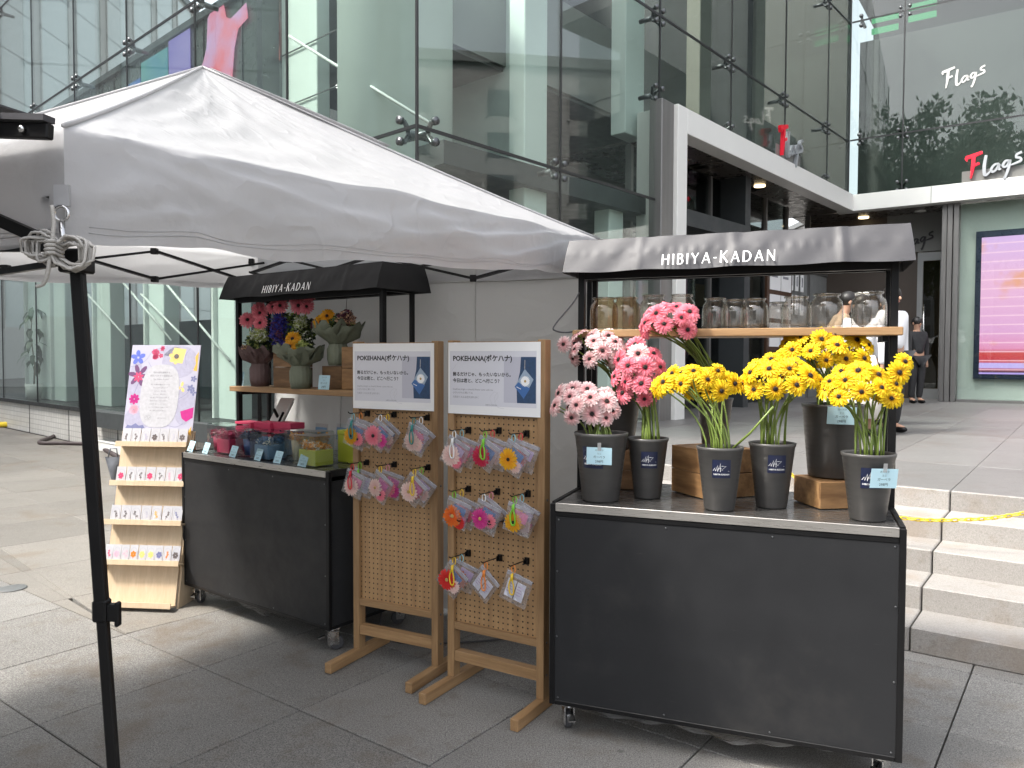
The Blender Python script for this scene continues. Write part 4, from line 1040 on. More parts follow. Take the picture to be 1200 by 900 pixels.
    # plastic sheeting bagging out under the cart
    def bag(u, v):
        s = math.sin(math.pi * u) ** 0.6; d = math.sin(math.pi * v)
        return (0.12 + (W - 0.26) * u, 0.03 + (D - 0.10) * v, 0.128 - 0.088 * s * (0.55 + 0.45 * d) * (0.75 + 0.25 * math.sin(u * 13 + v * 3)) + 0.006 * math.sin(u * 40 + v * 21))
    MB().mat(0, True).grid(bag, 50, 16).build("plastic_sheeting", plastic_grey, t_)
    return t_
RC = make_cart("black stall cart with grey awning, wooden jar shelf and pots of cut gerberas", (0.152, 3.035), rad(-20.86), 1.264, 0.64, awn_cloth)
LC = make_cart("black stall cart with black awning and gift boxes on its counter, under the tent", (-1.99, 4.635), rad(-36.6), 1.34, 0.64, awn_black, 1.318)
def cw(cart, x, y, z):
    a = cart.rotation_euler.z
    return Vector((cart.location.x + x * math.cos(a) - y * math.sin(a), cart.location.y + x * math.sin(a) + y * math.cos(a), z))
# ------------------------------------------------------------------ crates on the right counter
def crate(cart, x, y, z, w, d, h, label, mat, rz=0.0, group="wooden crates used as stands"):
    t_ = thing("wooden_crate", label, "crate", cw(cart, x, y, z), cart.rotation_euler.z + rz, group)
    th = 0.012
    n = max(1, round(h / 0.10)); ph = h / n
    for k in range(n):
        z0, z1 = k * ph + 0.001, (k + 1) * ph - 0.0015
        for (a, b, c, e) in ((-w / 2, w / 2, -d / 2, -d / 2 + th), (-w / 2, w / 2, d / 2 - th, d / 2), (-w / 2, -w / 2 + th, -d / 2 + th + .0005, d / 2 - th - .0005), (w / 2 - th, w / 2, -d / 2 + th + .0005, d / 2 - th - .0005)):
            MB().box(a, b, c, e, z0, z1 + rnd.uniform(-.001, .0005)).build("board", mat, t_, bev=0.0015)
    MB().box(-w / 2 + th + .001, w / 2 - th - .001, -d / 2 + th + .001, d / 2 - th - .001, h - th - .004, h - .004).build("board", mat, t_)
    return t_
ZC = 0.9325
crate(RC, 0.135, 0.505, ZC, 0.25, 0.20, 0.17, "brown wooden crate at the back behind the two pink-flowered pots", old_wood2)
crate(RC, 0.575, 0.450, ZC, 0.245, 0.245, 0.20, "weathered wooden crate in the middle behind the yellow-flowered small pots", old_wood, rad(-46))
crate(RC, 1.056, 0.388, ZC, 0.25, 0.20, 0.105, "low two-board wooden crate under the big yellow-flowered pot", old_wood, rad(29))

# ------------------------------------------------------------------ flower pots
pot_m = pm("dark grey pot plastic", (0.060, 0.058, 0.056), 0.42, 0.0, 0.22, 6, 0.02, 60, (1, 1, 6))
soil = pm("dark water and stems", (0.012, 0.014, 0.010), 0.3)
navy = pm("navy label film", (0.010, 0.015, 0.045), 0.35)
blue_card = pm("pale blue price card", (0.42, 0.62, 0.70), 0.6, 0, 0.03)
tape = clear("clear tape", (0.9, 0.92, 0.92), 0.05, 0.15, 1, 0, 1, (0.8, 0.8, 0.8), 0.45)
def cone_map(mb, rt, rb, h, a0, off):
    for i, v in enumerate(mb.v):
        r = rb + (rt - rb) * v.z / h + off + (-v.y)
        a = a0 + v.x / max(r, 1e-3)
        mb.v[i] = Vector((r * math.sin(a), -r * math.cos(a), v.z))
    return mb
MAZ = [([(0.05, .40), (.16, .56), (.18, .38), (.30, .72), (.30, .36)], [.022] * 5), ([(.30, .40), (.44, .80), (.44, .34)], [.022] * 3), ([(.34, .52), (.50, .52)], [.018] * 2), ([(.50, .66), (.74, .66), (.50, .44), (.92, .38)], [.024, .024, .022, .014])]
def pot(cart, x, y, z, dt, db, h, label, sticker=True, sa=0.0, sh=0.64, ss=0.068):
    t_ = thing("flower_pot", label, "flower pot", cw(cart, x, y, z), cart.rotation_euler.z, "dark flower pots")
    rt, rb = dt / 2, db / 2
    MB().mat(0, True).lathe([(rb * .97, 0), (rb, 0.004), (rb + (rt - rb) * .94, h * .94), (rt + .001, h * .955), (rt + .003, h), (rt - .003, h + .001), (rt - .006, h * .97), (rb * .9, 0.03)], 40).build("pot_body", pot_m, t_)
    MB().lathe([(rb + (rt - rb) * .82 - .006, h * .84), (0.001, h * .84)], 24, cap0=False).build("pot_water", soil, t_)
    if sticker:
        st = MB().grid(lambda u, v: (-ss / 2 + ss * u, 0, h * sh - ss / 2 + ss * v), 8, 2); cone_map(st, rt, rb, h, sa, 0.0012)
        so = st.build("label_sticker", navy, t_)
        q = MB(); M = Matrix.Translation((-ss / 2, 0, h * sh - ss / 2)) @ Matrix.Scale(ss, 4)
        for pts, ws in MAZ: stroke(q, pts, ws, 0, M)
        text_mb(q, "HIBIYA KADAN", 0.125, M @ Matrix.Translation((0.5, 0, 0.16)) @ FACE, 'CENTER', 0.01)
        cone_map(q, rt, rb, h, sa, 0.0018).build("sticker_print", white_print, so)
    return t_
def scribble(mb, w, h, M, lines=("ガーベラ", "ミニ", "ガーベラ", "298円"), zs=(.80, .60, .38, .12), sz=(.10, .10, .14, .15)):
    for tx, z, s in zip(lines, zs, sz): text_mb(mb, tx, s * h * 1.25, M @ Matrix.Translation((0, -0.0006, z * h)) @ FACE, 'CENTER')
def price_card(loc, rz, w, h, label, lean=0.0, taped=False, roll=0.0, lines=None):
    t_ = thing("price_card", label, "price card", loc, rz, "pale blue price cards")
    M = TR(0, 0, 0, lean, roll, 0)
    o = MB().box(-w / 2, w / 2, 0, 0.0008, 0, h, M).build("card", blue_card, t_)
    q = MB(); scribble(q, w, h, M, *( [lines] if lines else [])); q.build("card_print", ink, o)
    if taped: MB().box(-0.007, 0.007, -0.002, -0.0014, h * .82, h * 1.28, M).build("tape_strip", tape, t_)
    return t_
P1 = pot(RC, 0.171, 0.133, ZC, 0.212, 0.147, 0.272, "large dark pot of pale pink gerberas at the left front of the counter", True, -0.12, 0.66, 0.085)
P2 = pot(RC, 0.335, 0.263, ZC, 0.164, 0.108, 0.244, "small dark pot of coral pink gerberas with a full navy label", True, 0.28, 0.66)
P3 = pot(RC, 0.638, 0.112, ZC, 0.171, 0.113, 0.238, "small dark pot of yellow gerberas in the middle, in front of the weathered crate", True, 0.18, 0.68)
P4 = pot(RC, 0.820, 0.240, ZC, 0.171, 0.115, 0.247, "small dark pot of yellow gerberas right of the middle, a navy label on it", True, 0.28, 0.70)
P5 = pot(RC, 1.150, 0.120, ZC, 0.179, 0.120, 0.237, "dark pot of yellow gerberas at the counter's right front corner behind a price card", True, 0.08, 0.66, 0.072)
P6 = pot(RC, 1.040, 0.420, ZC + 0.106, 0.232, 0.182, 0.286, "biggest dark pot of yellow gerberas standing on the low crate", False)
P7 = pot(RC, 0.575, 0.50, ZC + 0.202, 0.150, 0.105, 0.20, "dark pot on the weathered crate holding the tall coral pink gerberas", False)
P8 = pot(RC, 0.165, 0.50, ZC + 0.172, 0.185, 0.12, 0.24, "dark pot at the back left holding the tall pale pink gerberas", False)
def on_pot(P, cart, x, y, z, dt, db, h, a, zc, w, hh, label, off=0.006, taped=True):
    rt, rb = dt / 2, db / 2; r = rb + (rt - rb) * (zc - z) / h + off
    l = cw(cart, x + r * math.sin(a), y - r * math.cos(a), zc)
    return price_card(l, cart.rotation_euler.z + a * 0.8, w, hh, label, 0.13, taped, 0.02)
on_pot(P1, RC, 0.171, 0.133, ZC, .212, .147, .272, 0.18, ZC + 0.155, 0.098, 0.068, "pale blue price card taped to the large pale-pink-flowered pot", 0.010)
on_pot(P5, RC, 1.150, 0.120, ZC, .179, .12, .237, 0.50, ZC + 0.125, 0.094, 0.068, "pale blue price card taped to the pot at the right front corner", 0.012)
on_pot(P6, RC, 1.040, 0.42, ZC + .106, .232, .182, .286, 0.22, ZC + 0.32, 0.105, 0.068, "pale blue price card on the biggest pot, under its yellow flowers", 0.008, False)

# ------------------------------------------------------------------ gerberas
def petal_mat(name, c_in, c_out, tr=0.25):
    m, t, p = nodes_of(name); v = coords(t)
    ln = N(t, "ShaderNodeVectorMath", operation='LENGTH'); t.links.new(v, ln.inputs[0])
    mu = N(t, "ShaderNodeMath", operation='MULTIPLY'); mu.inputs[1].default_value = 24.0; t.links.new(ln.outputs["Value"], mu.inputs[0])
    c = mixc(t, ramp(t, mu.outputs[0], [(0.25, 0.0), (0.95, 1.0)]), c_in, c_out)
    c = mixc(t, ramp(t, noise(t, v, 160, 2), [(0.35, 0.15), (0.65, 0.0)]), c, mulc(c_in, 0.8))
    oi = N(t, "ShaderNodeObjectInfo")
    c = mixc(t, 1.0, c, ramp(t, oi.outputs["Random"], [(0, 0.84), (1, 1.0)]), 'MULTIPLY')
    t.links.new(c, p.inputs["Base Color"]); p.inputs["Roughness"].default_value = 0.55; p.inputs["Specular IOR Level"].default_value = 0.3
    out = t.nodes["Material Output"]; tl = N(t, "ShaderNodeBsdfTranslucent"); t.links.new(c, tl.inputs[0])
    mx = N(t, "ShaderNodeMixShader"); mx.inputs[0].default_value = tr
    t.links.new(p.outputs[0], mx.inputs[1]); t.links.new(tl.outputs[0], mx.inputs[2]); t.links.new(mx.outputs[0], out.inputs[0])
    return m
PET = {'yellow': petal_mat("yellow petals", (0.84, 0.48, 0.006), (0.88, 0.68, 0.016)),
       'pale pink': petal_mat("pale pink petals", (0.84, 0.42, 0.43), (0.90, 0.74, 0.72)),
       'coral pink': petal_mat("coral pink petals", (0.80, 0.15, 0.22), (0.88, 0.31, 0.37)),
       'rose pink': petal_mat("rose pink petals", (0.74, 0.14, 0.20), (0.80, 0.27, 0.31)),
       'red': petal_mat("red petals", (0.6, 0.02, 0.02), (0.75, 0.05, 0.04)), 'crimson': petal_mat("crimson petals", (0.5, 0.01, 0.04), (0.6, 0.03, 0.09)),
       'orange': petal_mat("orange petals", (0.75, 0.10, 0.01), (0.82, 0.20, 0.03)), 'golden': petal_mat("golden petals", (0.75, 0.30, 0.01), (0.82, 0.45, 0.02)),
       'magenta': petal_mat("magenta petals", (0.6, 0.02, 0.22), (0.75, 0.10, 0.36)), 'blush': petal_mat("blush petals", (0.78, 0.48, 0.44), (0.84, 0.66, 0.60))}
eye_dark = pm("dark flower eye", (0.008, 0.004, 0.003), 0.8, 0, 0.3, 200); eye_gold = pm("golden flower eye", (0.45, 0.30, 0.10), 0.8, 0, 0.3, 200)
eye_ring = pm("brown eye fringe", (0.05, 0.02, 0.008), 0.8)
stem_m = pm("green flower stem", (0.17, 0.24, 0.045), 0.45, 0, 0.2, 8, randv=0.25)
def head_mesh(col, seed, R0=0.040, n1=19, n2=17, droop=0.15, eye=eye_dark):
    r_ = random.Random(seed); mb = MB().mat(0, True)
    def petal(a, r0, r1, w, z0, z1, zt, tw):
        ca, sa = math.cos(a), math.sin(a)
        prof = ((r0, w * .32, z0), (r0 + (r1 - r0) * .45, w, z1), (r0 + (r1 - r0) * .82, w * .92, (z1 + zt) / 2), (r1, w * .34, zt))
        vs = []
        for r, h, z in prof:
            for s in (-1, 0, 1):
                x, y = r, s * h
                vs.append((x * ca - y * sa, x * sa + y * ca, z + (0.0022 if s else -0.0006) + tw * s * h))
        mb.add(vs, [(i * 3 + k, i * 3 + 3 + k, i * 3 + 4 + k, i * 3 + 1 + k) for i in range(3) for k in range(2)])
    for k in range(n1):
        petal(6.283 * k / n1 + r_.uniform(-.07, .07), 0.006, R0 * r_.uniform(.92, 1.03), R0 * .135, -.002, .001 + r_.uniform(-.001, .002), -droop * R0 * r_.uniform(.3, 1.5), r_.uniform(-.25, .25))
    for k in range(n2):
        petal(6.283 * (k + .5) / n2 + r_.uniform(-.1, .1), 0.006, R0 * r_.uniform(.70, .86), R0 * .115, .001, .0055 + r_.uniform(-.001, .002), .002 - droop * R0 * r_.uniform(-.2, .8), r_.uniform(-.3, .3))
    hm = mb.mesh("flower_head", [PET[col]])
    e = MB().mat(0, True).lathe([(R0 * .175, .003), (R0 * .16, .0080), (R0 * .08, .0100), (0.0005, .008)], 14)
    em = e.mesh("flower_eye", [eye])
    f = MB()
    for k in range(26):
        a = 6.283 * k / 26; rr = R0 * (.20 + .04 * (k % 2)); f.add([(rr * math.cos(a - .1), rr * math.sin(a - .1), .0062), (rr * math.cos(a + .1), rr * math.sin(a + .1), .0062), (R0 * .15 * math.cos(a), R0 * .15 * math.sin(a), .007)], [(0, 1, 2)])
    fm = f.mesh("eye_fringe", [eye_ring if eye is eye_dark else eye])
    c = MB().mat(0, True).lathe([(0.003, -.013), (0.009, -.006), (0.013, -.0012)], 10)
    cm = c.mesh("calyx", [stem_m])
    return hm, em, fm, cm
HEADS = {}
def heads(col, eye=eye_dark):
    if col not in HEADS: HEADS[col] = [head_mesh(col, 5 + k * 7 + len(HEADS) * 31, 0.040 * (0.96 + .05 * k), eye=eye) for k in range(4)]
    return HEADS[col]
def gerbera(base, tip, nrm, col, label, group, scale=1.0, bend=None, name="gerbera", cat="gerbera", eye=eye_dark):
    t_ = thing(name, label, cat, base, 0, group)
    d = Vector(tip) - Vector(base); nrm = Vector(nrm).normalized()
    hm, em, fm, cm = rnd.choice(heads(col, eye))
    q = nrm.to_track_quat('Z', 'Y') @ Quaternion((0, 0, 1), rnd.uniform(0, 6.28))
    h = link("flower_head", hm, t_, d); h.rotation_mode = 'QUATERNION'; h.rotation_quaternion = q; h.scale = (scale,) * 3
    for nm, me in (("flower_eye", em), ("eye_fringe", fm), ("calyx", cm)): link(nm, me, h)
    if (d).length > 0.02:
        b = bend if bend is not None else Vector((0, 0, d.length * 0.5))
        e = d - nrm * 0.012 * scale; p = []
        c2 = e - nrm * min(0.07, d.length * .3) - Vector((0, 0, d.length * 0.08))
        c1 = Vector((b.x, b.y, b.z))
        for k in range(9):
            s = k / 8; p.append((1 - s) ** 3 * Vector((0, 0, 0)) + 3 * (1 - s) ** 2 * s * c1 + 3 * (1 - s) * s * s * c2 + s ** 3 * e)
        MB().mat(0, True).tube(p, [0.0036] * 6 + [0.0032, 0.0028, 0.0026], 6).build("stem", stem_m, t_)
    return t_
def bunch(cart, potxy, potz, potr, c, r, n, col, label, group, extra=(), scale=1.0, seed=1, yfront=1.0, cols=None, floor=-0.5):
    """heads spread over the front and top of an ellipsoid c (cart x, y, z) with radii r"""
    r_ = random.Random(seed); a = cart.rotation_euler.z; pts = []; done = []
    def place(x, y, z, nx, ny, nz, k, lab=label, grp=group, colr=None):
        ang = r_.uniform(0, 6.283); rr = potr * math.sqrt(r_.random()) * .8
        bx = potxy[0] + rr * math.cos(ang) * .8 + (x - c[0]) * .12; by = potxy[1] + rr * math.sin(ang) * .8
        base = cw(cart, bx, by, potz)
        tip = cw(cart, x, y, z)
        nv = Matrix.Rotation(a, 3, 'Z') @ Vector((nx, ny, nz))
        done.append((gerbera(base, tip, nv, colr or col, lab if (colr or col) == col else lab.replace(col, colr, 1), grp, scale * r_.uniform(0.86, 1.14)), tip, lab == label))
    m = 0; tries = 0
    while m < n and tries < 6000:
        tries += 1
        u = r_.uniform(-1, 1); ph = r_.uniform(-math.pi, 0.45) if r_.random() < .8 else r_.uniform(-math.pi, math.pi)
        s = math.sqrt(1 - u * u); d = Vector((s * math.cos(ph), s * math.sin(ph) * yfront, u))
        if d.z < floor: continue
        k = r_.uniform(.78, 1.0)
        P_ = Vector((c[0] + r[0] * 1.1 * d.x * k, c[1] + r[1] * 1.1 * d.y * k, c[2] + r[2] * 1.08 * d.z * k))
        lim = 0.066 * scale * (1 - 0.35 * tries / 6000)
        if any((P_ - Q).length < lim for Q in pts): continue
        pts.append(P_); m += 1
        nv = Vector((d.x * .8 + r_.uniform(-.3, .3), -0.75 + r_.uniform(-.25, .2) + .3 * d.y, d.z * .40 + .27 + r_.uniform(-.3, .3)))
        place(P_.x, P_.y, P_.z, nv.x, nv.y, nv.z, m, colr=(cols(P_, r_) if cols else None))
    for (x, y, z, nx, ny, nz, lab, cc) in extra: place(x, y, z, nx, ny, nz, 0, lab, group, cc)
    # name the outermost heads of the bunch by where they stand in it
    left = [q for q in done if q[2]]
    for word, key in (("topmost", lambda q: -(q[1].z - 1.5) / q[1].y), ("leftmost", lambda q: q[1].x / q[1].y), ("rightmost", lambda q: -q[1].x / q[1].y), ("lowest", lambda q: (q[1].z - 1.5) / q[1].y)):
        q = min(left, key=key); left.remove(q); q[0]["label"] = word + " " + q[0]["label"]
    for q in left: q[0]["label"] = "inner " + q[0]["label"]
def B(*a, **k): bunch(RC, *a, **k)
B((0.171, 0.133), ZC + .235, .085, (0.094, 0.145, 1.305), (0.122, 0.10, 0.075), 19, 'pale pink', "pale pink gerbera in the low bunch at the left front pot", "pale pink gerberas in the left front pot", seed=3, floor=-.55)
B((0.165, 0.50), ZC + .39, .07, (0.100, 0.34, 1.535), (0.118, 0.10, 0.078), 17, 'pale pink', "pale pink gerbera in the taller bunch at the back left, under the shelf", "pale pink gerberas in the back left pot", seed=4, floor=-.7,
  extra=[(-0.045, 0.32, 1.562, -.25, -.95, .1, "lone pale pink gerbera straying left in front of the cart post", 'pale pink'), (0.02, 0.33, 1.605, -.5, -.2, .9, "pale pink gerbera facing up at the top of the back left bunch, seen edge on", 'pale pink')])
B((0.335, 0.263), ZC + .21, .06, (0.298, 0.25, 1.438), (0.088, 0.085, 0.115), 20, 'coral pink', "coral pink gerbera in the tall bunch of the small pot second from the left", "coral pink gerberas in the small pot", seed=5, floor=-.9,
  cols=lambda P_, r_: 'pale pink' if P_.z > 1.50 and r_.random() < .55 else 'coral pink')
B((0.575, 0.50), ZC + .38, .05, (0.415, 0.27, 1.652), (0.110, 0.09, 0.068), 15, 'coral pink', "coral pink gerbera in the tall bunch in front of the glass jars", "coral pink gerberas in front of the jars", seed=6, floor=-.55)
B((0.638, 0.112), ZC + .205, .065, (0.535, 0.125, 1.396), (0.142, 0.10, 0.072), 15, 'yellow', "yellow gerbera in the middle small pot's bunch", "yellow gerberas in the middle small pot", seed=7, floor=-.3)
B((0.820, 0.240), ZC + .215, .065, (0.840, 0.19, 1.415), (0.150, 0.10, 0.080), 17, 'yellow', "yellow gerbera in the bunch right of the middle", "yellow gerberas in the pot right of the middle", seed=8, floor=-.4)
B((1.035, 0.450), ZC + .36, .09, (0.985, 0.39, 1.515), (0.160, 0.13, 0.092), 21, 'yellow', "yellow gerbera in the highest bunch, on the biggest pot", "yellow gerberas in the biggest pot", seed=9, floor=-.35,
  extra=[(1.158, 0.37, 1.555, .75, -.45, .5, "yellow gerbera turned sideways at the right of the highest bunch", 'yellow')])
B((1.150, 0.120), ZC + .205, .07, (1.125, 0.115, 1.395), (0.125, 0.095, 0.070), 15, 'yellow', "yellow gerbera in the bunch at the right front corner", "yellow gerberas in the right front pot", seed=10, floor=-.4,
  extra=[(1.242, 0.12, 1.455, .35, -.9, .15, "lower of the two stray yellow gerberas by the right cart post", 'yellow'), (1.262, 0.15, 1.493, .45, -.75, .35, "upper of the two stray yellow gerberas by the right cart post", 'yellow'), (1.215, 0.085, 1.365, .3, -.85, .25, "yellow gerbera hanging out lowest right of the corner bunch", 'yellow')])
# one long stem leaning over the middle pot's rim
o = MB().mat(0, True).tube([cw(RC, 0.685, 0.10, 1.165), cw(RC, 0.75, 0.07, 1.23), cw(RC, 0.83, 0.03, 1.33)], [0.0046, 0.0044, 0.0038], 6).build("leaning_stem", stem_m)
tag(o, "single bright green stem leaning right out of the middle yellow-flowered pot", "flower stem")

# ------------------------------------------------------------------ glass jars on the shelf
jar_glass = clear("jar glass", (0.95, 0.94, 0.92), 0.05, 0.01, 1.5, 0.10, 26, (0.8, 0.74, 0.66), 0.03)
jar_shade = clear("brown jar glass", (0.90, 0.82, 0.72), 0.045, 0.01, 1.3, 0.10, 26, (0.6, 0.42, 0.28), 0.05)
jt = [(0.097, .46, .062, .145, 'b'), (0.195, .47, .062, .145, 'b'), (0.318, .45, .060, .150, 'c'), (0.436, .46, .058, .150, 'c'), (0.571, .50, .054, .135, 'c'), (0.655, .47, .054, .125, 'c'), (0.735, .45, .056, .125, 'c'), (0.825, .54, .044, .115, 'c'), (0.897, .45, .058, .130, 'c'), (1.010, .46, .064, .138, 'c'), (1.165, .46, .066, .142, 'c')]
jname = ["leftmost brown tinted glass jar on the shelf", "second brown tinted glass jar from the left on the shelf", "clear glass jar with a wide body left of the tall coral gerberas", "clear glass jar just above and behind the tall coral gerberas", "glass jar just right of the coral gerberas on the shelf", "sixth glass jar from the left on the shelf", "glass jar with a bright highlight below the notice board", "small narrow glass jar set back between two larger jars", "short wide glass jar right of the small set-back jar", "wide glass jar second from the right on the shelf", "biggest glass jar at the right end of the shelf"]
for (x, y, r, h, kind), nm in zip(jt, jname):
    j = thing("glass_jar", nm, "glass jar", cw(RC, x, y, 1.6245), 0, "glass jars on the wooden shelf")
    pr_ = [(r * .90, 0.001), (r * .985, .008), (r, .02), (r, h * .62), (r * .93, h * .78), (r * .72, h * .88), (r * .70, h * .93), (r * .80, h * .945), (r * .80, h), (r * .74, h), (r * .68, h * .93), (r * .70, h * .87), (r * .90, h * .765), (r * .965, h * .62), (r * .965, .022), (r * .9, .012), (0.001, .011)]
    MB().mat(0, True).lathe(pr_, 32, mod=lambda R_, z, a: (R_ * (1 + .008 * math.sin(a * 9 + z * 30)), z)).build("jar_body", jar_shade if kind == 'b' else jar_glass, j)
    ring = [(r * .80 * math.cos(k * .2618), r * .80 * math.sin(k * .2618), h - .002) for k in range(24)]
    MB().mat(0, True).tube(ring, 0.0022, 6, closed=True).build("jar_rim", clear("jar rim %s" % nm[:9], (0.75, 0.76, 0.74), 0.18, 0.05, 1.5), j)
# ------------------------------------------------------------------ left cart: bouquets on the shelf
wrap_mauve = cloth("mauve wrapping paper", (0.15, 0.10, 0.10), 0.1, 0.65, 0.3, 30)
wrap_sage = cloth("sage wrapping paper", (0.20, 0.225, 0.165), 0.1, 0.6, 0.3, 30)
leaf_d = pm("dark filler leaves", (0.035, 0.065, 0.025), 0.55, 0, 0.4, 30)
leaf_l = pm("lime hydrangea florets", (0.36, 0.42, 0.13), 0.6, 0, 0.35, 60)
fl_blue = pm("deep blue florets", (0.035, 0.04, 0.30), 0.55, 0, 0.5, 60)
fl_white = pm("white filler florets", (0.68, 0.70, 0.62), 0.6, 0, 0.15, 60)
fl_peach = pm("peach carnation", (0.62, 0.40, 0.26), 0.6, 0, 0.3, 60)
fl_plum = pm("dark plum petals", (0.10, 0.02, 0.045), 0.6, 0, 0.3, 60)
def florets(parent, name, c, r, n, size, mats, seed, stuff=True):
    r_ = random.Random(seed); mb = MB()
    for k in range(n):
        mb.mat(r_.randrange(len(mats)))
        d = Vector((r_.gauss(0, 1), r_.gauss(0, 1), r_.gauss(0, 1))).normalized() * r_.random() ** .4
        p0 = Vector((c[0] + d.x * r[0], c[1] + d.y * r[1], c[2] + d.z * r[2]))
        q = Euler((r_.uniform(-.9, .9) - .6, r_.uniform(-.9, .9), r_.uniform(0, 6.28))).to_matrix()
        s = size * r_.uniform(.6, 1.3)
        mb.add([p0 + q @ Vector(v) for v in ((0, 0, 0), (s * .5, -s * .35, s * .15), (s, 0, 0), (s * .5, s * .35, s * .15))], [(0, 1, 2), (0, 2, 3)])
        mb.add([p0 + q @ Vector(v) for v in ((0, 0, 0), (-s * .5, -s * .35, s * .15), (-s, 0, 0), (-s * .5, s * .35, s * .15))], [(0, 2, 1), (0, 3, 2)])
    o = mb.build(name, mats, parent)
    if stuff: o["kind"] = "stuff"
    return o
def wrap(parent, mat, r0, hbase, rf, hf, seed):
    r_ = random.Random(seed); ph = [r_.uniform(0, 6) for _ in range(3)]
    def md(r, z, a):
        k = max(0, (z - hbase) / (hf - hbase)) if hf > hbase else 0
        q = 0.30 * k * abs(math.sin(2.5 * a + ph[0])) - 0.1 * k + 0.12 * k * math.sin(3 * a + ph[1]) + 0.03 * math.sin(16 * a + ph[2])
        return r * (1 + q), z + k * 0.075 * (abs(math.sin(2.5 * a + ph[0])) - .5) + k * 0.02 * math.sin(9 * a)
    h = hf - hbase
    prof = [(r0 * .86, 0), (r0, hbase * .3), (r0 * 1.02, hbase * .75), (r0 * .80, hbase), (r0 * .95, hbase + h * .2), (rf * .75, hbase + h * .6), (rf, hf)]
    MB().mat(0, True).lathe(prof, 48, mod=md).build("wrap_paper", mat, parent, solid=0.001)
    def md2(r, z, a): rr, zz = md(r, z, a + 0.7); return rr * 1.03, zz * 0.96 + .002
    MB().mat(0, True).lathe(prof[3:], 48, mod=md2, cap0=False).build("wrap_paper", mat, parent, solid=0.001)
    MB().mat(0, True).lathe([(r0 * .84, hbase - .008), (r0 * .86, hbase), (r0 * .84, hbase + .008)], 24, cap0=False).build("ribbon", mat, parent)
def bq_head(parent, x, y, z, nx, ny, nz, col, s=1.0, stem=True):
    hm, em, fm, cm = rnd.choice(heads(col)); q = Vector((nx, ny, nz)).normalized().to_track_quat('Z', 'Y')
    h = link("flower_head", hm, parent, (x, y, z)); h.rotation_mode = 'QUATERNION'; h.rotation_quaternion = q; h.scale = (s,) * 3
    link("flower_eye", em, h); link("eye_fringe", fm, h)
    if stem: MB().mat(0, True).tube([(x * .3, y * .3, z * .45), (x * .8, y * .8, z * .8), (x - nx * .01, y - ny * .01, z - nz * .01 - .004)], 0.003, 6).build("stem", stem_m, parent)
ZS = 1.3185
LG = "wrapped bouquets on the left cart's shelf"
def lthing(name, label, cat, x, y, z, group=None, rz=0): return thing(name, label, cat, cw(LC, x, y, z), LC.rotation_euler.z + rz, group)
b1 = lthing("bouquet", "mauve wrapped bouquet with pink gerberas and lime hydrangea at the left end of the shelf", "bouquet", 0.165, 0.44, ZS, LG)
wrap(b1, wrap_mauve, 0.062, 0.145, 0.105, 0.215, 1)
florets(b1, "foliage", (0, 0, .25), (.11, .09, .07), 420, .028, [leaf_d, leaf_d, leaf_l], 2)
florets(b1, "hydrangea", (.07, -.05, .32), (.055, .05, .045), 380, .014, [leaf_l, leaf_l, fl_white], 3)
florets(b1, "hydrangea", (-.02, -.02, .30), (.05, .05, .05), 260, .014, [leaf_l, fl_white], 4)
florets(b1, "carnation", (-.045, -.07, .23), (.035, .03, .03), 160, .014, [fl_peach], 5)
for x, y, z in ((-.085, -.03, .41), (-.01, 0, .475), (.03, -.02, .45), (.075, -.05, .385)): bq_head(b1, x, y, z + .01, .55 + rnd.uniform(-.3, .3), -.8, .25, 'rose pink', 1.25)
cr = lambda *a, **k: crate(LC, *a, **k)
cr(0.415, 0.50, ZS, 0.205, 0.14, 0.245, "tall dark wooden box on the left cart's shelf holding the blue and pink flowers", old_wood2, group="wooden boxes on the left cart's shelf")
cr(0.835, 0.515, ZS, 0.17, 0.13, 0.135, "low dark wooden box on the left cart's shelf under a sage wrapped bouquet", old_wood2, group="wooden boxes on the left cart's shelf")
cr(1.02, 0.50, ZS, 0.15, 0.14, 0.245, "tall lighter wooden box on the shelf beside the left sign stand", old_wood, group="wooden boxes on the left cart's shelf")
a1 = lthing("flower_arrangement", "loose arrangement of rose pink gerberas and deep blue delphinium in the dark wooden box", "flower arrangement", 0.415, 0.50, ZS + 0.03)
florets(a1, "foliage", (.02, 0, .30), (.17, .07, .12), 900, .03, [leaf_d, leaf_d, stem_m], 12)
florets(a1, "delphinium", (-.04, -.06, .31), (.085, .05, .10), 700, .02, [fl_blue, fl_blue, fl_plum], 13)
florets(a1, "delphinium", (-.10, -.02, .38), (.05, .05, .06), 200, .02, [fl_blue], 14)
florets(a1, "hydrangea", (.14, -.05, .36), (.045, .04, .04), 220, .014, [leaf_l, fl_white], 15)
florets(a1, "filler_flowers", (.13, -.03, .26), (.06, .05, .12), 160, .016, [fl_white, leaf_d], 16)
for x, y, z in ((-.14, -.04, .452), (-.055, -.05, .455), (.06, -.02, .50), (.185, -.02, .515), (.11, -.04, .45), (.20, -.05, .44)): bq_head(a1, x, y, z + .015, .6 + rnd.uniform(-.3, .25), -.75, .3, 'rose pink', 1.25)
b2 = lthing("bouquet", "sage wrapped bouquet with two yellow gerberas in front of the dark wooden box", "bouquet", 0.655, 0.37, ZS, LG)
wrap(b2, wrap_sage, 0.062, 0.135, 0.125, 0.215, 7)
florets(b2, "foliage", (0, 0, .22), (.09, .08, .05), 260, .026, [leaf_d, leaf_d, leaf_l], 8)
florets(b2, "hydrangea", (.075, -.05, .25), (.035, .03, .03), 150, .013, [leaf_l], 9)
for x, y, z in ((-.02, -.04, .26), (.02, -.09, .215)): bq_head(b2, x, y, z + .03, .5, -.8, .35, 'golden', 1.2, False)
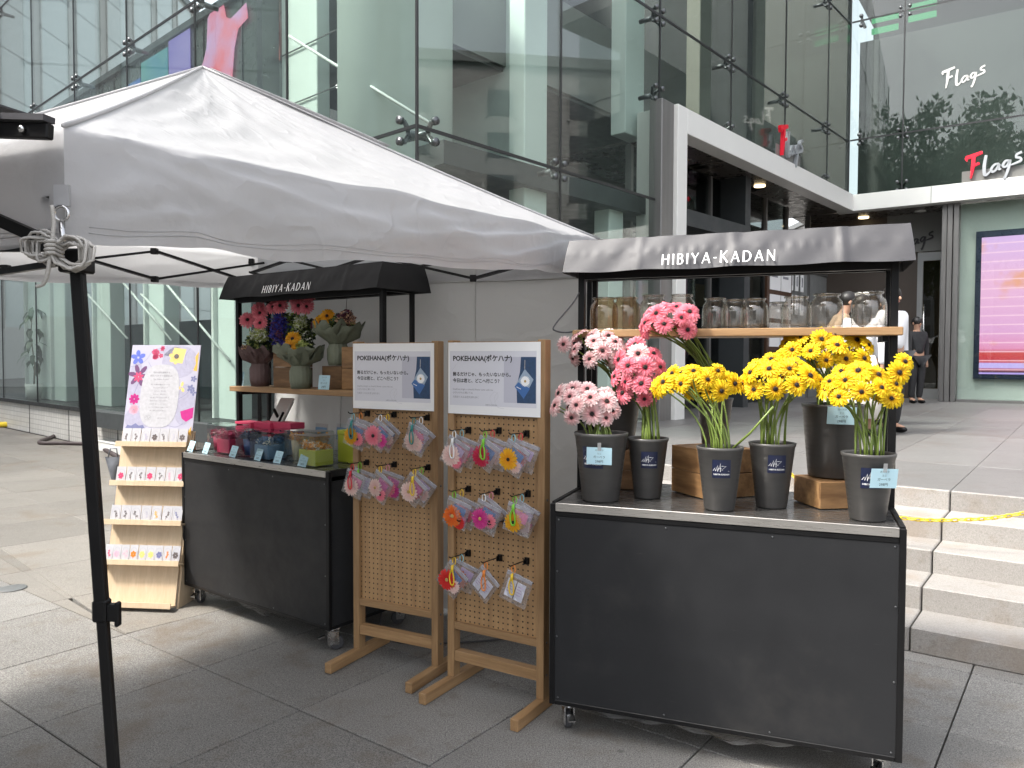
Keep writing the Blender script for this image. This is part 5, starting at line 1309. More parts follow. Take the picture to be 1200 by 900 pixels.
b3 = lthing("bouquet", "sage wrapped bouquet with yellow and plum flowers raised on the low wooden box", "bouquet", 0.845, 0.49, ZS + 0.137, LG)
wrap(b3, wrap_sage, 0.060, 0.125, 0.125, 0.215, 17)
florets(b3, "foliage", (0, 0, .23), (.11, .09, .06), 320, .028, [leaf_d, leaf_d, leaf_l], 18)
florets(b3, "plum_blooms", (.10, -.02, .27), (.05, .05, .05), 160, .022, [fl_plum, fl_peach], 19)
florets(b3, "plum_blooms", (-.14, -.02, .24), (.05, .04, .04), 160, .022, [fl_plum], 20)
for x, y, z in ((-.01, -.07, .235), (-.075, -.06, .20)): bq_head(b3, x, y, z + .05, .5, -.8, .3, 'golden', 1.25, False)
price_card(cw(LC, 0.87, 0.36, ZS), LC.rotation_euler.z, 0.095, 0.082, "pale blue price card standing on the left cart's wooden shelf", -0.12)
price_card(cw(LC, 0.02, 0.40, ZS), LC.rotation_euler.z - .2, 0.06, 0.09, "pale price card at the far left end of the shelf behind the mauve bouquet", -0.12)

# counter of the left cart: clear cases with small flower boxes
acr = clear("clear acrylic", (0.93, 0.95, 0.95), 0.05, 0.01, 1.2)
box_pink = pm("raspberry pink card box", (0.55, 0.045, 0.11), 0.5, 0, 0.06); box_blue = pm("dusty blue card box", (0.12, 0.23, 0.36), 0.5, 0, 0.06)
box_navy = pm("deep blue cup", (0.05, 0.09, 0.25), 0.45, 0, 0.1); box_cream = pm("cream ribbed cup", (0.48, 0.40, 0.26), 0.55, 0, 0.1); box_lime = pm("lime green card box", (0.36, 0.40, 0.035), 0.5, 0, 0.06)
rose_pk = pm("preserved pink roses", (0.62, 0.10, 0.20), 0.6, 0, 0.35, 60); rose_lp = pm("preserved pale pink roses", (0.75, 0.42, 0.45), 0.6, 0, 0.2, 60); rose_bl = pm("preserved blue roses", (0.06, 0.15, 0.28), 0.6, 0, 0.4, 60); rose_dk = pm("preserved navy roses", (0.02, 0.03, 0.09), 0.6, 0, 0.4, 60)
rose_yl = pm("preserved golden roses", (0.68, 0.30, 0.02), 0.6, 0, 0.35, 60)
def rose(mb, c, r, seed):
    r_ = random.Random(seed)
    mb.sphere(c, (r * .6, r * .6, r * .55), 8, 5)
    for k in range(9):
        a = k * 2.4; rr = r * (.35 + .07 * k); tl = .3 + .08 * k
        q = Euler((0, tl, a)).to_matrix()
        mb.add([Vector(c) + q @ Vector(v) for v in ((rr * .6, -r * .35, -r * .2), (rr * .6, r * .35, -r * .2), (rr, r * .25, r * .5), (rr, -r * .25, r * .5))], [(0, 1, 2, 3)])
def gift(x, y, w, d, h, label, bmat, fmats, case_h, cup=False, seed=0, rz=0.0):
    t_ = lthing("gift_box", label, "flower gift box", x, y, ZC, "small flower boxes on the left counter", rz)
    if cup: MB().mat(0, True).lathe([(w * .38, 0), (w * .48, h), (w * .45, h), (w * .40, h * .8)], 24, mod=lambda r, z, a: (r * (1 + .025 * math.sin(a * 14)), z)).build("flower_box", bmat, t_, loc=(0, 0, .003))
    else: MB().box(-w / 2, w / 2, -d / 2, d / 2, 0.003, h).build("flower_box", bmat, t_, bev=0.003)
    r_ = random.Random(seed)
    n = 0
    for i in range(3):
        for j in range(2):
            florets(t_, "preserved_rose", (-w * .30 + w * .60 * i / 2 + r_.uniform(-.006, .006), -d * .25 + d * .5 * j, h + .008 + r_.uniform(0, .014)), (w * .17, d * .2, .022), 70, .017, fmats if r_.random() < .5 else fmats[:1], seed * 50 + n, False); n += 1
    W2, D2_ = w * .62, d * .66; th = .0015; z1 = case_h
    c = MB().box(-W2, W2, -D2_, -D2_ + th, 0.002, z1).box(-W2, W2, D2_ - th, D2_, 0.002, z1).box(-W2, -W2 + th, -D2_ + th, D2_ - th, 0.002, z1).box(W2 - th, W2, -D2_ + th, D2_ - th, 0.002, z1).box(-W2, W2, -D2_, D2_, z1, z1 + th)
    c.build("acrylic_case", acr, t_)
    return t_
gift(0.135, 0.175, .085, .085, .085, "raspberry pink cup of preserved roses in a clear case, leftmost on the left counter", box_pink, [rose_pk, rose_lp], .165, True, 1)
gift(0.285, 0.150, .125, .11, .085, "raspberry pink box of pink roses in front on the left counter", box_pink, [rose_pk, rose_pk, rose_lp], .165, False, 2)
gift(0.490, 0.150, .100, .10, .095, "deep blue cup of navy roses in a clear case", box_navy, [rose_dk, rose_bl], .15, True, 3)
gift(0.690, 0.125, .125, .11, .082, "dusty blue box of blue and white roses in a clear case", box_blue, [rose_bl, rose_bl, fl_white], .145, False, 4)
gift(0.620, 0.30, .11, .10, .09, "dusty blue box set back behind the other blue ones on the left counter", box_blue, [rose_dk, rose_bl], .15, False, 5)
gift(0.870, 0.190, .090, .09, .110, "cream cup of golden roses in a clear case, the more left of two", box_cream, [rose_yl, fl_peach], .165, True, 6)
gift(0.990, 0.230, .090, .09, .110, "cream cup of golden roses in a clear case, next to the lime boxes", box_cream, [rose_yl], .165, True, 7)
gift(1.105, 0.115, .135, .12, .085, "lime green box of golden roses at the right front of the left counter", box_lime, [rose_yl, rose_yl, fl_white], .16, False, 8)
for i, (x, y, w, h, mm, nm) in enumerate(((0.20, .34, .16, .17, box_pink, "first"), (0.365, .36, .16, .175, box_pink, "second"), (0.53, .38, .16, .18, box_pink, "third"))):
    t_ = lthing("card_box", "closed raspberry pink carton, %s from the left in the back row of the left counter" % nm, "carton", x, y, ZC, "pink cartons in the back row")
    MB().box(-w / 2, w / 2, -.05, .05, 0, h * .8).build("carton_body", mm, t_, bev=.002); MB().box(-w / 2 - .002, w / 2 + .002, -.053, .053, h * .8, h).build("carton_lid", mm, t_, bev=.002)
for i, (x, y, w, h) in enumerate(((0.70, .47, .10, .15), (0.86, .50, .11, .16), (1.02, .52, .11, .165), (1.17, .53, .11, .165))):
    t_ = lthing("blue_sign_card", "dusty blue card standing in a clear holder, number %s from the left along the back" % ("one", "two", "three", "four")[i], "card", x, y, ZC, "blue cards along the back of the left counter")
    MB().box(-w / 2, w / 2, 0, .002, .085, .085 + h * .45, TR(0, 0, 0, -.08)).build("card_sheet", box_blue, t_)
    MB().box(-w / 2 - .006, w / 2 + .006, .004, .007, 0, .1 + h * .5, TR(0, 0, 0, -.08)).box(-w / 2 - .006, w / 2 + .006, -.03, .03, 0, .003).build("card_holder", acr, t_)
t_ = lthing("gift_box", "lime green carton standing behind the front lime box at the right end", "carton", 1.18, 0.33, ZC); MB().box(-.085, .085, -.06, .06, 0, .15).build("carton_body", box_lime, t_, bev=.002); MB().box(-.087, .087, -.062, .062, .15, .175).build("carton_lid", box_lime, t_, bev=.002)
tb = lthing("tablet_stand", "white card terminal tilted on a black stand at the back of the left counter", "card terminal", 0.22, 0.52, ZC)
MB().box(-.065, .065, -.008, .008, 0, .17, TR(0, 0, .16, -.55)).build("terminal_body", white_paint, tb, bev=.004); MB().box(-.06, .06, .010, .014, .01, .15, TR(0, 0, .16, -.55)).build("terminal_back", black, tb); MB().tube([(0, .02, 0), (0, .05, .12), (0, -.02, .24)], .010, 8).box(-.05, .05, -.04, .06, 0, .012).build("terminal_stand", black, tb)
MB().tube([(.07, .0, .22), (.11, -.09, .12)], .008, 6).build("stand_arm", black, tb)
for i, (x, r_) in enumerate(((0.030, .1), (0.19, .05), (0.465, .12), (0.70, .08), (0.875, .06), (1.085, .1))):
    price_card(cw(LC, x, 0.035, ZC), LC.rotation_euler.z + rnd.uniform(-.1, .1), 0.062, 0.066, "small pale blue price card, %s from the left along the left counter's front edge" % ("first", "second", "third", "fourth", "fifth", "sixth")[i], -0.35, False, r_ * .5)

# ------------------------------------------------------------------ pegboard sign stands
m, t, p = nodes_of("pegboard"); v = coords(t)
mp = N(t, "ShaderNodeMapping"); mp.inputs["Scale"].default_value = (16, 16, 1.3); t.links.new(v, mp.inputs[0])
f = noise(t, mp.outputs[0], 2.2, 6, .6)
c = mixc(t, ramp(t, f, [(.32, 0.0), (.7, 1.0)]), (0.30, 0.175, 0.08), (0.43, 0.265, 0.125))
sx = N(t, "ShaderNodeSeparateXYZ"); t.links.new(v, sx.inputs[0])
def cell(o_):
    a = N(t, "ShaderNodeMath", operation='MULTIPLY'); a.inputs[1].default_value = 1 / .025; t.links.new(o_, a.inputs[0])
    b = N(t, "ShaderNodeMath", operation='FRACT'); t.links.new(a.outputs[0], b.inputs[0])
    d = N(t, "ShaderNodeMath", operation='SUBTRACT'); d.inputs[1].default_value = .5; t.links.new(b.outputs[0], d.inputs[0])
    e = N(t, "ShaderNodeMath", operation='MULTIPLY'); t.links.new(d.outputs[0], e.inputs[0]); t.links.new(d.outputs[0], e.inputs[1]); return e.outputs[0]
ad = N(t, "ShaderNodeMath", operation='ADD'); t.links.new(cell(sx.outputs[0]), ad.inputs[0]); t.links.new(cell(sx.outputs[2]), ad.inputs[1])
hole = ramp(t, ad.outputs[0], [(0.0, 1.0), (0.016, 1.0), (0.030, 0.0)])
c = mixc(t, hole, c, (0.02, 0.012, 0.006)); t.links.new(c, p.inputs["Base Color"]); p.inputs["Roughness"].default_value = .55
b_ = N(t, "ShaderNodeBump"); b_.invert = True; b_.inputs["Strength"].default_value = .6; b_.inputs["Distance"].default_value = .002; t.links.new(hole, b_.inputs["Height"]); t.links.new(b_.outputs[0], p.inputs["Normal"])
peg_m = m
denim = pm("denim blue print", (0.025, 0.06, 0.13), 0.6, 0, .4, 60); sky_pr = pm("blue label print", (0.05, 0.14, 0.36), .5, 0, .1); pale_pr = pm("grey lilac print", (0.50, 0.50, 0.57), .5, 0, .06, 3); glassy_pr = pm("pale blue pouch print", (0.30, 0.38, 0.48), .5, 0, .2, 40)
line_pr = pm("faint grey line print", (0.52, 0.52, 0.56), .5)
SW = 0.50
def sign_stand(label, loc, rz, hooks, extra_hooks=()):
    t_ = thing("sign_stand", label, "sign stand", (loc[0], loc[1], 0), rz, "pegboard sign stands")
    for x in (0, SW - .036): MB().box(x, x + .036, -.012, .040, .0505, 1.580).build("upright", oak_z, t_, bev=.002)
    MB().box(.0365, SW - .0365, .006, .014, .305, 1.574).build("peg_panel", peg_m, t_)
    MB().box(.0365, SW - .0365, -.010, .036, .272, .3045).build("bottom_rail", oak_x, t_, bev=.002)
    MB().box(.0365, SW - .0365, -.008, .034, .125, .172).build("lower_rail", oak_x, t_, bev=.002)
    for x in (-.001, SW - .037): MB().box(x, x + .038, -.225, .245, .001, .050).build("foot", oak_y, t_, bev=.003)
    sm = MB().mat(0, True).lathe([(.006, 0), (.004, .002)], 8, cap1=True).mesh("bolt", [clampm])
    for z in (.15, .29, .9): link("bolt", sm, t_, (SW + .0002, .014, z), (0, rad(90), 0))
    # poster
    x0, x1, z0, z1 = .006, .481, 1.252, 1.570; y = -.0150; w, h = x1 - x0, z1 - z0
    ps = MB().box(x0, x1, y, y + .0012, z0, z1).build("poster_sheet", paper, t_)
    def at(fx, fz, dy=-.0006): return TR(x0 + fx * w, y + dy, z0 + fz * h)
    MB().box(x0 + .02 * w, x1 - .04 * w, y - .0003, y, z0 + .12 * h, z0 + .88 * h).build("poster_ground", pm("poster ground %s" % label[:8], (.64, .64, .69), .5, 0, .03), ps)
    q = MB()
    text_mb(q, "POKEHANA(ポケハナ)", .095 * h, at(.055, .745) @ FACE @ Matrix.Scale(1.03, 4, (1, 0, 0)), 'LEFT', .034)
    text_mb(q, "飾るだけじゃ、もったいないから。", .062 * h, at(.055, .535) @ FACE, 'LEFT', .026)
    text_mb(q, "今日は君と、どこへ行こう？", .062 * h, at(.055, .445) @ FACE, 'LEFT', .026)
    q.build("poster_lettering", ink, ps)
    q = MB(); text_mb(q, "Small but bright, a cheerful flower came with me.", .034 * h, at(.055, .335) @ FACE)
    text_mb(q, "小さいけれど輝いてる", .034 * h, at(.055, .285) @ FACE); text_mb(q, "元気をくれるお花を持ち歩く", .034 * h, at(.055, .225) @ FACE); text_mb(q, "HIBIYA-KADAN", .028 * h, at(.42, .13) @ FACE)
    q.build("poster_small_print", grey_ink, ps)
    for pts in ([(.50, .14), (.47, .24), (.52, .32), (.56, .27), (.52, .18)], [(.04, .60), (.10, .70), (.18, .82), (.22, .86)], [(.56, .32), (.52, .24), (.55, .12), (.62, .10)]):
        q = MB(); stroke(q, [(a * w, b * h) for a, b in pts], [.0012] * len(pts), 0, TR(x0, y - .0005, z0), 6)
        q.build("poster_line_art", line_pr, ps)
    MB().box(x0 + .62 * w, x0 + .955 * w, y - .0004, y - .0001, z0 + .18 * h, z0 + .80 * h).build("photo_ground", pale_pr, ps)
    q = MB(); a = lambda fx, fz: (x0 + fx * w, z0 + fz * h)
    def poly(mb, P, dy): n = len(P); mb.add([(a(*k)[0], y - dy, a(*k)[1]) for k in P], [tuple(range(n))])
    poly(q.mat(0), [(.80, .80), (.955, .80), (.955, .18), (.76, .18), (.755, .40), (.79, .60)], .0007)
    poly(q.mat(1), [(.84, .64), (.93, .50), (.83, .24), (.735, .40)], .0010)
    poly(q.mat(2), [(.775, .46), (.895, .38), (.83, .24), (.735, .40)], .0013)
    P = []
    for k in range(40):
        rr = (.052 if k % 2 else .040); P.append((.845 + rr * math.cos(k * .157) , .475 + rr * 1.5 * math.sin(k * .157)))
    poly(q.mat(3), P, .0016)
    poly(q.mat(4), [(.845 + .012 * math.cos(k * .628), .475 + .018 * math.sin(k * .628)) for k in range(10)], .0019)
    poly(q.mat(3), [(.755, .395), (.80, .365), (.803, .373), (.757, .403)], .0018)
    stroke(q.mat(5), [(.84 * w, .64 * h), (.842 * w, .76 * h)], [.003, .003], 0, TR(x0, y - .0016, z0))
    q.build("poster_photo", [denim, glassy_pr, sky_pr, white_print, eye_gold, steel], ps)
    # hooks: back clip, rod, upturned tip
    hk = MB().mat(0, True).tube([(0, .004, 0), (0, -.138, .004), (0, -.150, .012)], .0026, 6).mat(0, False).box(-.010, .010, -.004, .005, -.018, .010).box(-.009, -.004, -.016, -.004, -.018, .004).box(.004, .009, -.016, -.004, -.016, .008).mesh("hook", [black])
    for x, z in list(hooks) + list(extra_hooks): link("hook", hk, t_, (x, 0, z))
    return t_
LH = [(.085, 1.232), (.245, 1.232), (.435, 1.225), (.078, .990), (.245, .991), (.438, .990)]
RH = [(.108, 1.184), (.268, 1.190), (.408, 1.184), (.108, .920), (.262, .922), (.415, .927), (.108, .630), (.274, .632), (.410, .637)]
LS = sign_stand("oak pegboard sign stand on the left, beside the tented cart", (-.783, 3.826), rad(-27.4), LH)
RS = sign_stand("oak pegboard sign stand on the right, next to the grey awning cart", (-.285, 3.496), rad(-31), RH, [(.150, .795), (.305, .797)])

# zip pouches hanging from the hooks
pouch_m = clear("clear zip pouch", (0.92, 0.92, 0.94), 0.07, 0.16, 1.2, 0.9, 45, (0.85, 0.85, 0.88), 0.13)
strip_m = clear("zip strip", (0.8, 0.8, 0.84), 0.06, 0.2, 1, 0, 1, (0.72, 0.72, 0.78), 0.6)
def solidc(name, c, r=.45): return pm(name, c, r, 0, .05, 20)
CC = {'teal': solidc("teal cord", (.02, .20, .19)), 'green': solidc("lime cord", (.18, .52, .03)), 'yellow': solidc("yellow cord", (.75, .50, .02)), 'white': solidc("white clip", (.75, .75, .74)), 'orange': solidc("orange cord", (.72, .22, .03)), 'red': solidc("red cord", (.55, .02, .04)), 'aqua': solidc("aqua clip", (.22, .48, .52)), 'pink': solidc("pink clip", (.62, .22, .28))}
IC = {'blue': pm("blue paper insert", (.06, .15, .36), .5, 0, .4, 40), 'pink': pm("pink paper insert", (.60, .16, .30), .5, 0, .5, 40), 'lilac': pm("lilac paper insert", (.48, .36, .55), .5, 0, .4, 40), 'white': pm("printed white insert", (.68, .68, .76), .5, 0, .1, 30), 'magenta': pm("magenta paper insert", (.50, .05, .26), .5, 0, .5, 40)}
def pillow_mesh(w, h, b):
    mb = MB().mat(0, True)
    for s in (-1, 1): mb.grid(lambda u, v: (u * w, s * b * (math.sin(math.pi * u) * math.sin(math.pi * v)) ** .6 + .003 * math.sin(u * 17 + v * 11 * s), -v * h), 10, 10)
    return mb.mesh("pouch_bag", [pouch_m])
PM = [pillow_mesh(.125, .130, .011), pillow_mesh(.120, .125, .014)]
clip_ring = [(0.0085 * math.sin(k * .449), 0, .017 * math.cos(k * .449) - .012) for k in range(14)]
CLIP = {}
def clip_me(c):
    if c not in CLIP: CLIP[c] = MB().mat(0, True).tube(clip_ring, .0022, 6, closed=True).mesh("clip", [CC[c]])
    return CLIP[c]
def pouch(stand, x, y, z, tilt, label, flower, insert, clipc, loop=None, second=None, yaw=0.0, k=0):
    a = stand.rotation_euler.z
    W_ = Vector((stand.location.x + x * math.cos(a) - y * math.sin(a), stand.location.y + x * math.sin(a) + y * math.cos(a), z))
    t_ = thing("zip_pouch", label, "zip pouch", W_, a + yaw, "clear zip pouches hanging from the hooks")
    link("clip", clip_me(clipc), t_, (0, 0, -.002))
    M = Matrix.Translation((0, 0, -.030)) @ Matrix.Rotation(tilt, 4, 'Y') @ Matrix.Translation((-.030, 0, .006))
    def put(o): o.matrix_basis = M @ o.matrix_basis if False else M; return o
    bg = link("pouch_bag", PM[k % 2], t_); bg.matrix_basis = M
    o = MB().box(.003, .122, -.0035, .0035, -.018, -.004).build("zip_strip", strip_m, t_); o.matrix_basis = M
    if insert:
        o = MB().box(.040, .104, .002, .003, -.066, -.022).build("paper_insert", IC[insert], t_); o.matrix_basis = M @ Matrix.Rotation(.1, 4, 'Y')
    if second: 
        o = MB().box(.078, .114, -.001, .000, -.108, -.066).build("paper_insert", IC[second], t_); o.matrix_basis = M
    if flower:
        hm, em, fm, cm = rnd.choice(heads(flower, eye_gold if flower != 'white' else eye_gold))
        o = link("flower_insert", hm, t_); o.matrix_basis = M @ TR(.050 + rnd.uniform(-.008, .008), -.0125, -.078, rad(90)) @ Matrix.Rotation(rnd.uniform(0, 6), 4, "Z") @ Matrix.Diagonal((1.12, 1.12, .35, 1))
        link("flower_eye", em, o)
        if second or k % 2 == 0:
            hm2, em2, fm2, cm2 = rnd.choice(heads(('coral pink', 'magenta', 'blush', 'red')[k % 4], eye_gold))
            o = link("flower_insert", hm2, t_); o.matrix_basis = M @ TR(.088, -.009, -.088 + rnd.uniform(-.01, .02), rad(90)) @ Matrix.Rotation(rnd.uniform(0, 6), 4, "Z") @ Matrix.Diagonal((.78, .78, .3, 1))
            link("flower_eye", em2, o)
    else:
        for q, x0 in enumerate((.018, .064)):
            o = MB().box(x0, x0 + .040, -.005 - .001 * q, -.004 - .001 * q, -.108, -.030).build("printed_card", IC['white'], t_); o.matrix_basis = M
            q2 = MB()
            for l in range(4): q2.box(x0 + .006, x0 + .030 - .004 * (l % 2), -.0062 - .001 * q, -.0058 - .001 * q, -.050 - l * .012, -.046 - l * .012)
            o2 = q2.build("card_print", IC['lilac'], t_); o2.matrix_basis = M
    if loop:
        lp = [(0, -.006, -.028), (-.004, -.016, -.050), (-.012, -.018, -.080), (-.006, -.018, -.112), (.008, -.018, -.112), (.010, -.018, -.082), (.003, -.017, -.052), (.001, -.008, -.030)]
        MB().mat(0, True).tube(cat_rom(lp, 5), .0032, 6).tube([(.0, -.014, -.030), (.0, -.016, -.058)], [.0055, .007], 8).build("cord_loop", CC[loop], t_)
    return t_
def hang(stand, hooks, i, specs):
    for j, (label, fl, ins, cl, lp, sec) in enumerate(specs):
        x, z = hooks[i]; y = -.112 + .052 * j
        pouch(stand, x + .004 * j, y, z - .001, rad(27 + rnd.uniform(-13, 12)), label, fl, ins, cl, lp, sec, rnd.uniform(-.12, .12) + .1 * j, i + j)
hang(LS, LH, 0, [("pouch with a golden gerbera under a teal cord, top left hook of the left stand", 'golden', 'blue', 'aqua', 'teal', None), ("pouch with a pink insert behind the golden one, top left hook of the left stand", 'coral pink', 'pink', 'orange', None, None)])
hang(LS, LH, 1, [("pouch with a coral pink gerbera and white clip, top middle hook of the left stand", 'coral pink', 'blue', 'white', None, 'pink'), ("pouch with a magenta flower and orange clip behind the coral pink one, left stand", 'magenta', 'blue', 'yellow', None, 'pink')])
hang(LS, LH, 2, [("pouch with a blush gerbera under a teal cord, top right hook of the left stand", 'blush', 'pink', 'teal', 'teal', 'lilac'), ("pouch with a red flower at the back of the top right hook, left stand", 'red', 'lilac', 'white', None, None)])
hang(LS, LH, 3, [("pouch with a red cord at the far left of the lower row, left stand", 'blush', 'pink', 'red', 'red', None), ("pouch with a white card and lime cord, lower left hook of the left stand", None, None, 'green', 'green', None)])
hang(LS, LH, 4, [("pouch with a large blush gerbera and yellow clip, lower middle hook of the left stand", 'blush', 'magenta', 'yellow', None, None), ("pouch with a coral flower and pink clip behind the large blush one, left stand", 'coral pink', 'magenta', 'pink', None, 'lilac')])
hang(LS, LH, 5, [("pouch with a blush gerbera under a yellow cord, lower right hook of the left stand", 'blush', 'magenta', 'yellow', 'yellow', None), ("pouch with a red flower and lime clip at the lower right of the left stand", 'red', 'lilac', 'green', None, 'white')])
hang(RS, RH, 0, [("pouch with a pale blush flower and white clip, top left hook of the right stand", 'blush', 'lilac', 'white', 'white', 'pink'), ("pouch with a pink flower and aqua clip at the top left of the right stand", 'coral pink', 'pink', 'aqua', None, None)])
hang(RS, RH, 1, [("pouch with a crimson gerbera and lime cord, top middle hook of the right stand", 'crimson', 'blue', 'green', 'green', None), ("pouch with a pink flower and red clip behind the crimson one", 'blush', 'lilac', 'red', None, None)])
hang(RS, RH, 2, [("pouch with a golden gerbera and aqua clip, top right hook of the right stand", 'golden', 'blue', 'aqua', None, 'lilac'), ("pouch with a red gerbera behind the golden one, top right of the right stand", 'red', 'lilac', 'red', None, None)])
hang(RS, RH, 3, [("pouch with an orange gerbera and lime clip, middle row left hook of the right stand", 'orange', 'blue', 'green', None, 'pink'), ("pouch with a pink insert and yellow clip behind the orange one", 'coral pink', 'lilac', 'yellow', None, None)])
hang(RS, RH, 4, [("pouch with a magenta gerbera and white clip, middle hook of the right stand", 'magenta', 'blue', 'white', None, None), ("pouch with a crimson flower and pink clip behind the magenta one", 'crimson', 'lilac', 'pink', None, None)])
hang(RS, RH, 5, [("pouch with a golden gerbera under a lime cord, middle row right hook, right stand", 'golden', 'pink', 'green', 'green', None), ("pouch with a lilac insert and aqua clip behind the lime corded one", 'golden', 'lilac', 'aqua', None, 'pink')])
hang(RS, RH, 6, [("pouch with a red gerbera under a yellow cord, bottom left hook of the right stand", 'red', 'blue', 'yellow', 'yellow', 'magenta'), ("pouch with a lilac insert and aqua clip at the bottom left of the right stand", 'orange', 'lilac', 'aqua', None, None)])
hang(RS, RH, 7, [("pouch of white printed cards under an orange cord, bottom middle hook of the right stand", None, None, 'orange', 'orange', None)])
hang(RS, RH, 8, [("pouch of white printed cards with a yellow cord, bottom right hook of the right stand", None, None, 'orange', 'yellow', None)])

# ------------------------------------------------------------------ pale wooden card rack with its poster
rk = thing("card_rack", "pale wooden leaning card rack with four ledges under a floral poster", "card rack", (-2.44, 4.575, 0), rad(-5.4))
RWD = 0.445; LEAN = math.atan(0.22); ML = Matrix.Rotation(-LEAN, 4, 'X'); SC = 1 / math.cos(LEAN)
def rp(mb, name, mats, bev=0.0): o = mb.build(name, mats, rk, bev); o.matrix_basis = ML; return o
rp(MB().box(0, RWD, 0, .012, .02, 1.09), "back_board", pale_wood, .001)
for x in (-.013, RWD + .001):
    MB().prism([(0.02, .0), (.34, .0), (.34, .05), (.06, .25), (.25, 1.04), (.235, 1.04)], x, x + .012, Matrix(((0, 0, 1, 0), (1, 0, 0, 0), (0, 1, 0, 0), (0, 0, 0, 1)))).build("side_board", pale_wood, rk, bev=.001)
LZ = [0.262, 0.497, 0.730, 0.968]
ledge_w = [(-.028, .478), (-.02, .468), (-.012, .46), (-.004, .452)]
for (z, (xa, xb)) in zip(LZ, ledge_w):
    rp(MB().box(xa, xb, -.060, -.001, z, z + .010), "ledge", pale_wood, .001); rp(MB().box(xa, xb, -.070, -.0605, z - .006, z + .026), "ledge_lip", pale_wood, .001)
rp(MB().box(-.005, .452, -.058, -.001, .018, .028), "ledge", pale_wood, .001); rp(MB().box(-.005, .452, -.067, -.0585, .012, .044), "ledge_lip", pale_wood, .001)
po = rp(MB().box(-.002, .450, -.009, -.003, 1.070, 1.612), "poster_board", paper_lilac)
pz = 1.070; ph = .542
def pp(mb, name, mats): o = mb.build(name, mats, rk); o.matrix_basis = ML; return o
PR = {n: pm("%s poster print" % n, c, .5, 0, .2, 60) for n, c in {'blue': (.10, .14, .52), 'berry': (.55, .05, .14), 'gold': (.72, .40, .06), 'honey': (.75, .55, .18), 'violet': (.13, .05, .14), 'magenta': (.48, .01, .20), 'rose': (.72, .36, .45), 'slate': (.16, .17, .32), 'white': (.46, .46, .49), 'grey': (.42, .42, .50), 'dark': (.12, .10, .10), 'mist': (.37, .36, .47)}.items()}
def petals(mb, cx, cz, r, n, w, a0=0.0, el=1.0, dy=-.0096):
    for k in range(n):
        a = a0 + k * 6.283 / n; P = []
        for q in range(9):
            s = q / 8 * 6.283; u = r * .55 + r * .45 * math.cos(s); vv = r * w * math.sin(s)
            P.append((cx + (u * math.cos(a) - vv * math.sin(a)), dy, cz + (u * math.sin(a) + vv * math.cos(a)) * el))
        mb.add(P, [tuple(range(8))])
def blob(mb, P, dy=-.0096): mb.add([(x, dy, z) for x, z in P], [tuple(range(len(P)))])
def X(f): return .448 * f
def Z(f): return pz + ph * f
def ell(cx, cz, rx, rz, n=36, pw=2.0):
    return [(cx + rx * math.copysign(abs(math.cos(k * 6.2832 / n)) ** (2 / pw), math.cos(k * 6.2832 / n)), cz + rz * math.copysign(abs(math.sin(k * 6.2832 / n)) ** (2 / pw), math.sin(k * 6.2832 / n))) for k in range(n)]
for (cx, cz, rx, rz) in ((.10, .55, .30, .28), (.72, .80, .26, .22), (.85, .30, .24, .24), (.20, .14, .28, .24), (.55, .96, .20, .14)):
    mb = MB(); blob(mb, ell(X(cx), Z(min(.93, cz)), X(min(rx, min(cx, 1 - cx))), ph * min(rz, min(.99 - min(.93, cz), cz)), 36), -.0093); pp(mb, "printed_disc", PR['mist'])
mb = MB(); petals(mb, X(.10), Z(.85), .050, 5, .30, .4); pp(mb, "printed_flower", PR['blue'])
mb = MB()
for k in range(12): petals(mb, X(.36) + rnd.uniform(-.03, .05), Z(.93) + rnd.uniform(-.045, .025), .016, 5, .35, k)
pp(mb, "printed_flower", PR['berry'])
mb = MB().mat(0); blob(mb, [(X(.58), Z(.80)), (X(.62), Z(.97)), (X(.80), Z(.95)), (X(.76), Z(.78))], -.0094); petals(mb, X(.66), Z(.86), .05, 7, .3, .2); pp(mb, "printed_flower", PR['honey'])
mb = MB(); blob(mb, ell(X(.665), Z(.865), .016, .016, 12), -.0099); pp(mb, "printed_eye", PR['dark'])
mb = MB(); petals(mb, X(.14), Z(.64), .075, 6, .20, .9); pp(mb, "printed_flower", PR['violet'])
mb = MB(); petals(mb, X(.135), Z(.62), .035, 7, .22, .3, dy=-.0099); pp(mb, "printed_flower", PR['berry'])
mb = MB(); stroke(mb, [(X(.16), Z(.58)), (X(.12), Z(.48)), (X(.10), Z(.42))], [.003, .002, .002], 0, TR(0, -.0096, 0), 4); pp(mb, "printed_stem", PR['slate'])
mb = MB(); petals(mb, X(.11), Z(.36), .036, 8, .28); pp(mb, "printed_flower", PR['magenta'])
mb = MB(); petals(mb, X(.12), Z(.24), .033, 8, .34); pp(mb, "printed_flower", PR['rose'])
mb = MB(); blob(mb, [(X(.02), Z(.01)), (X(.32), Z(.01)), (X(.28), Z(.06)), (X(.22), Z(.05)), (X(.17), Z(.08)), (X(.11), Z(.05)), (X(.05), Z(.06))]); pp(mb, "printed_leaf", PR['slate'])
mb = MB(); blob(mb, [(X(.80), Z(.22)), (X(.99), Z(.27)), (X(.99), Z(.15)), (X(.90), Z(.10)), (X(.83), Z(.14))]); pp(mb, "printed_petal", PR['magenta'])
mb = MB(); blob(mb, [(X(.985), Z(.92)), (X(.94), Z(.86)), (X(.96), Z(.78)), (X(.93), Z(.70)), (X(.985), Z(.69))]); pp(mb, "printed_petal", PR['gold'])
mb = MB(); petals(mb, X(.78), Z(.50), .03, 3, .3, 1.3, 1.3); pp(mb, "printed_petal", PR['honey'])
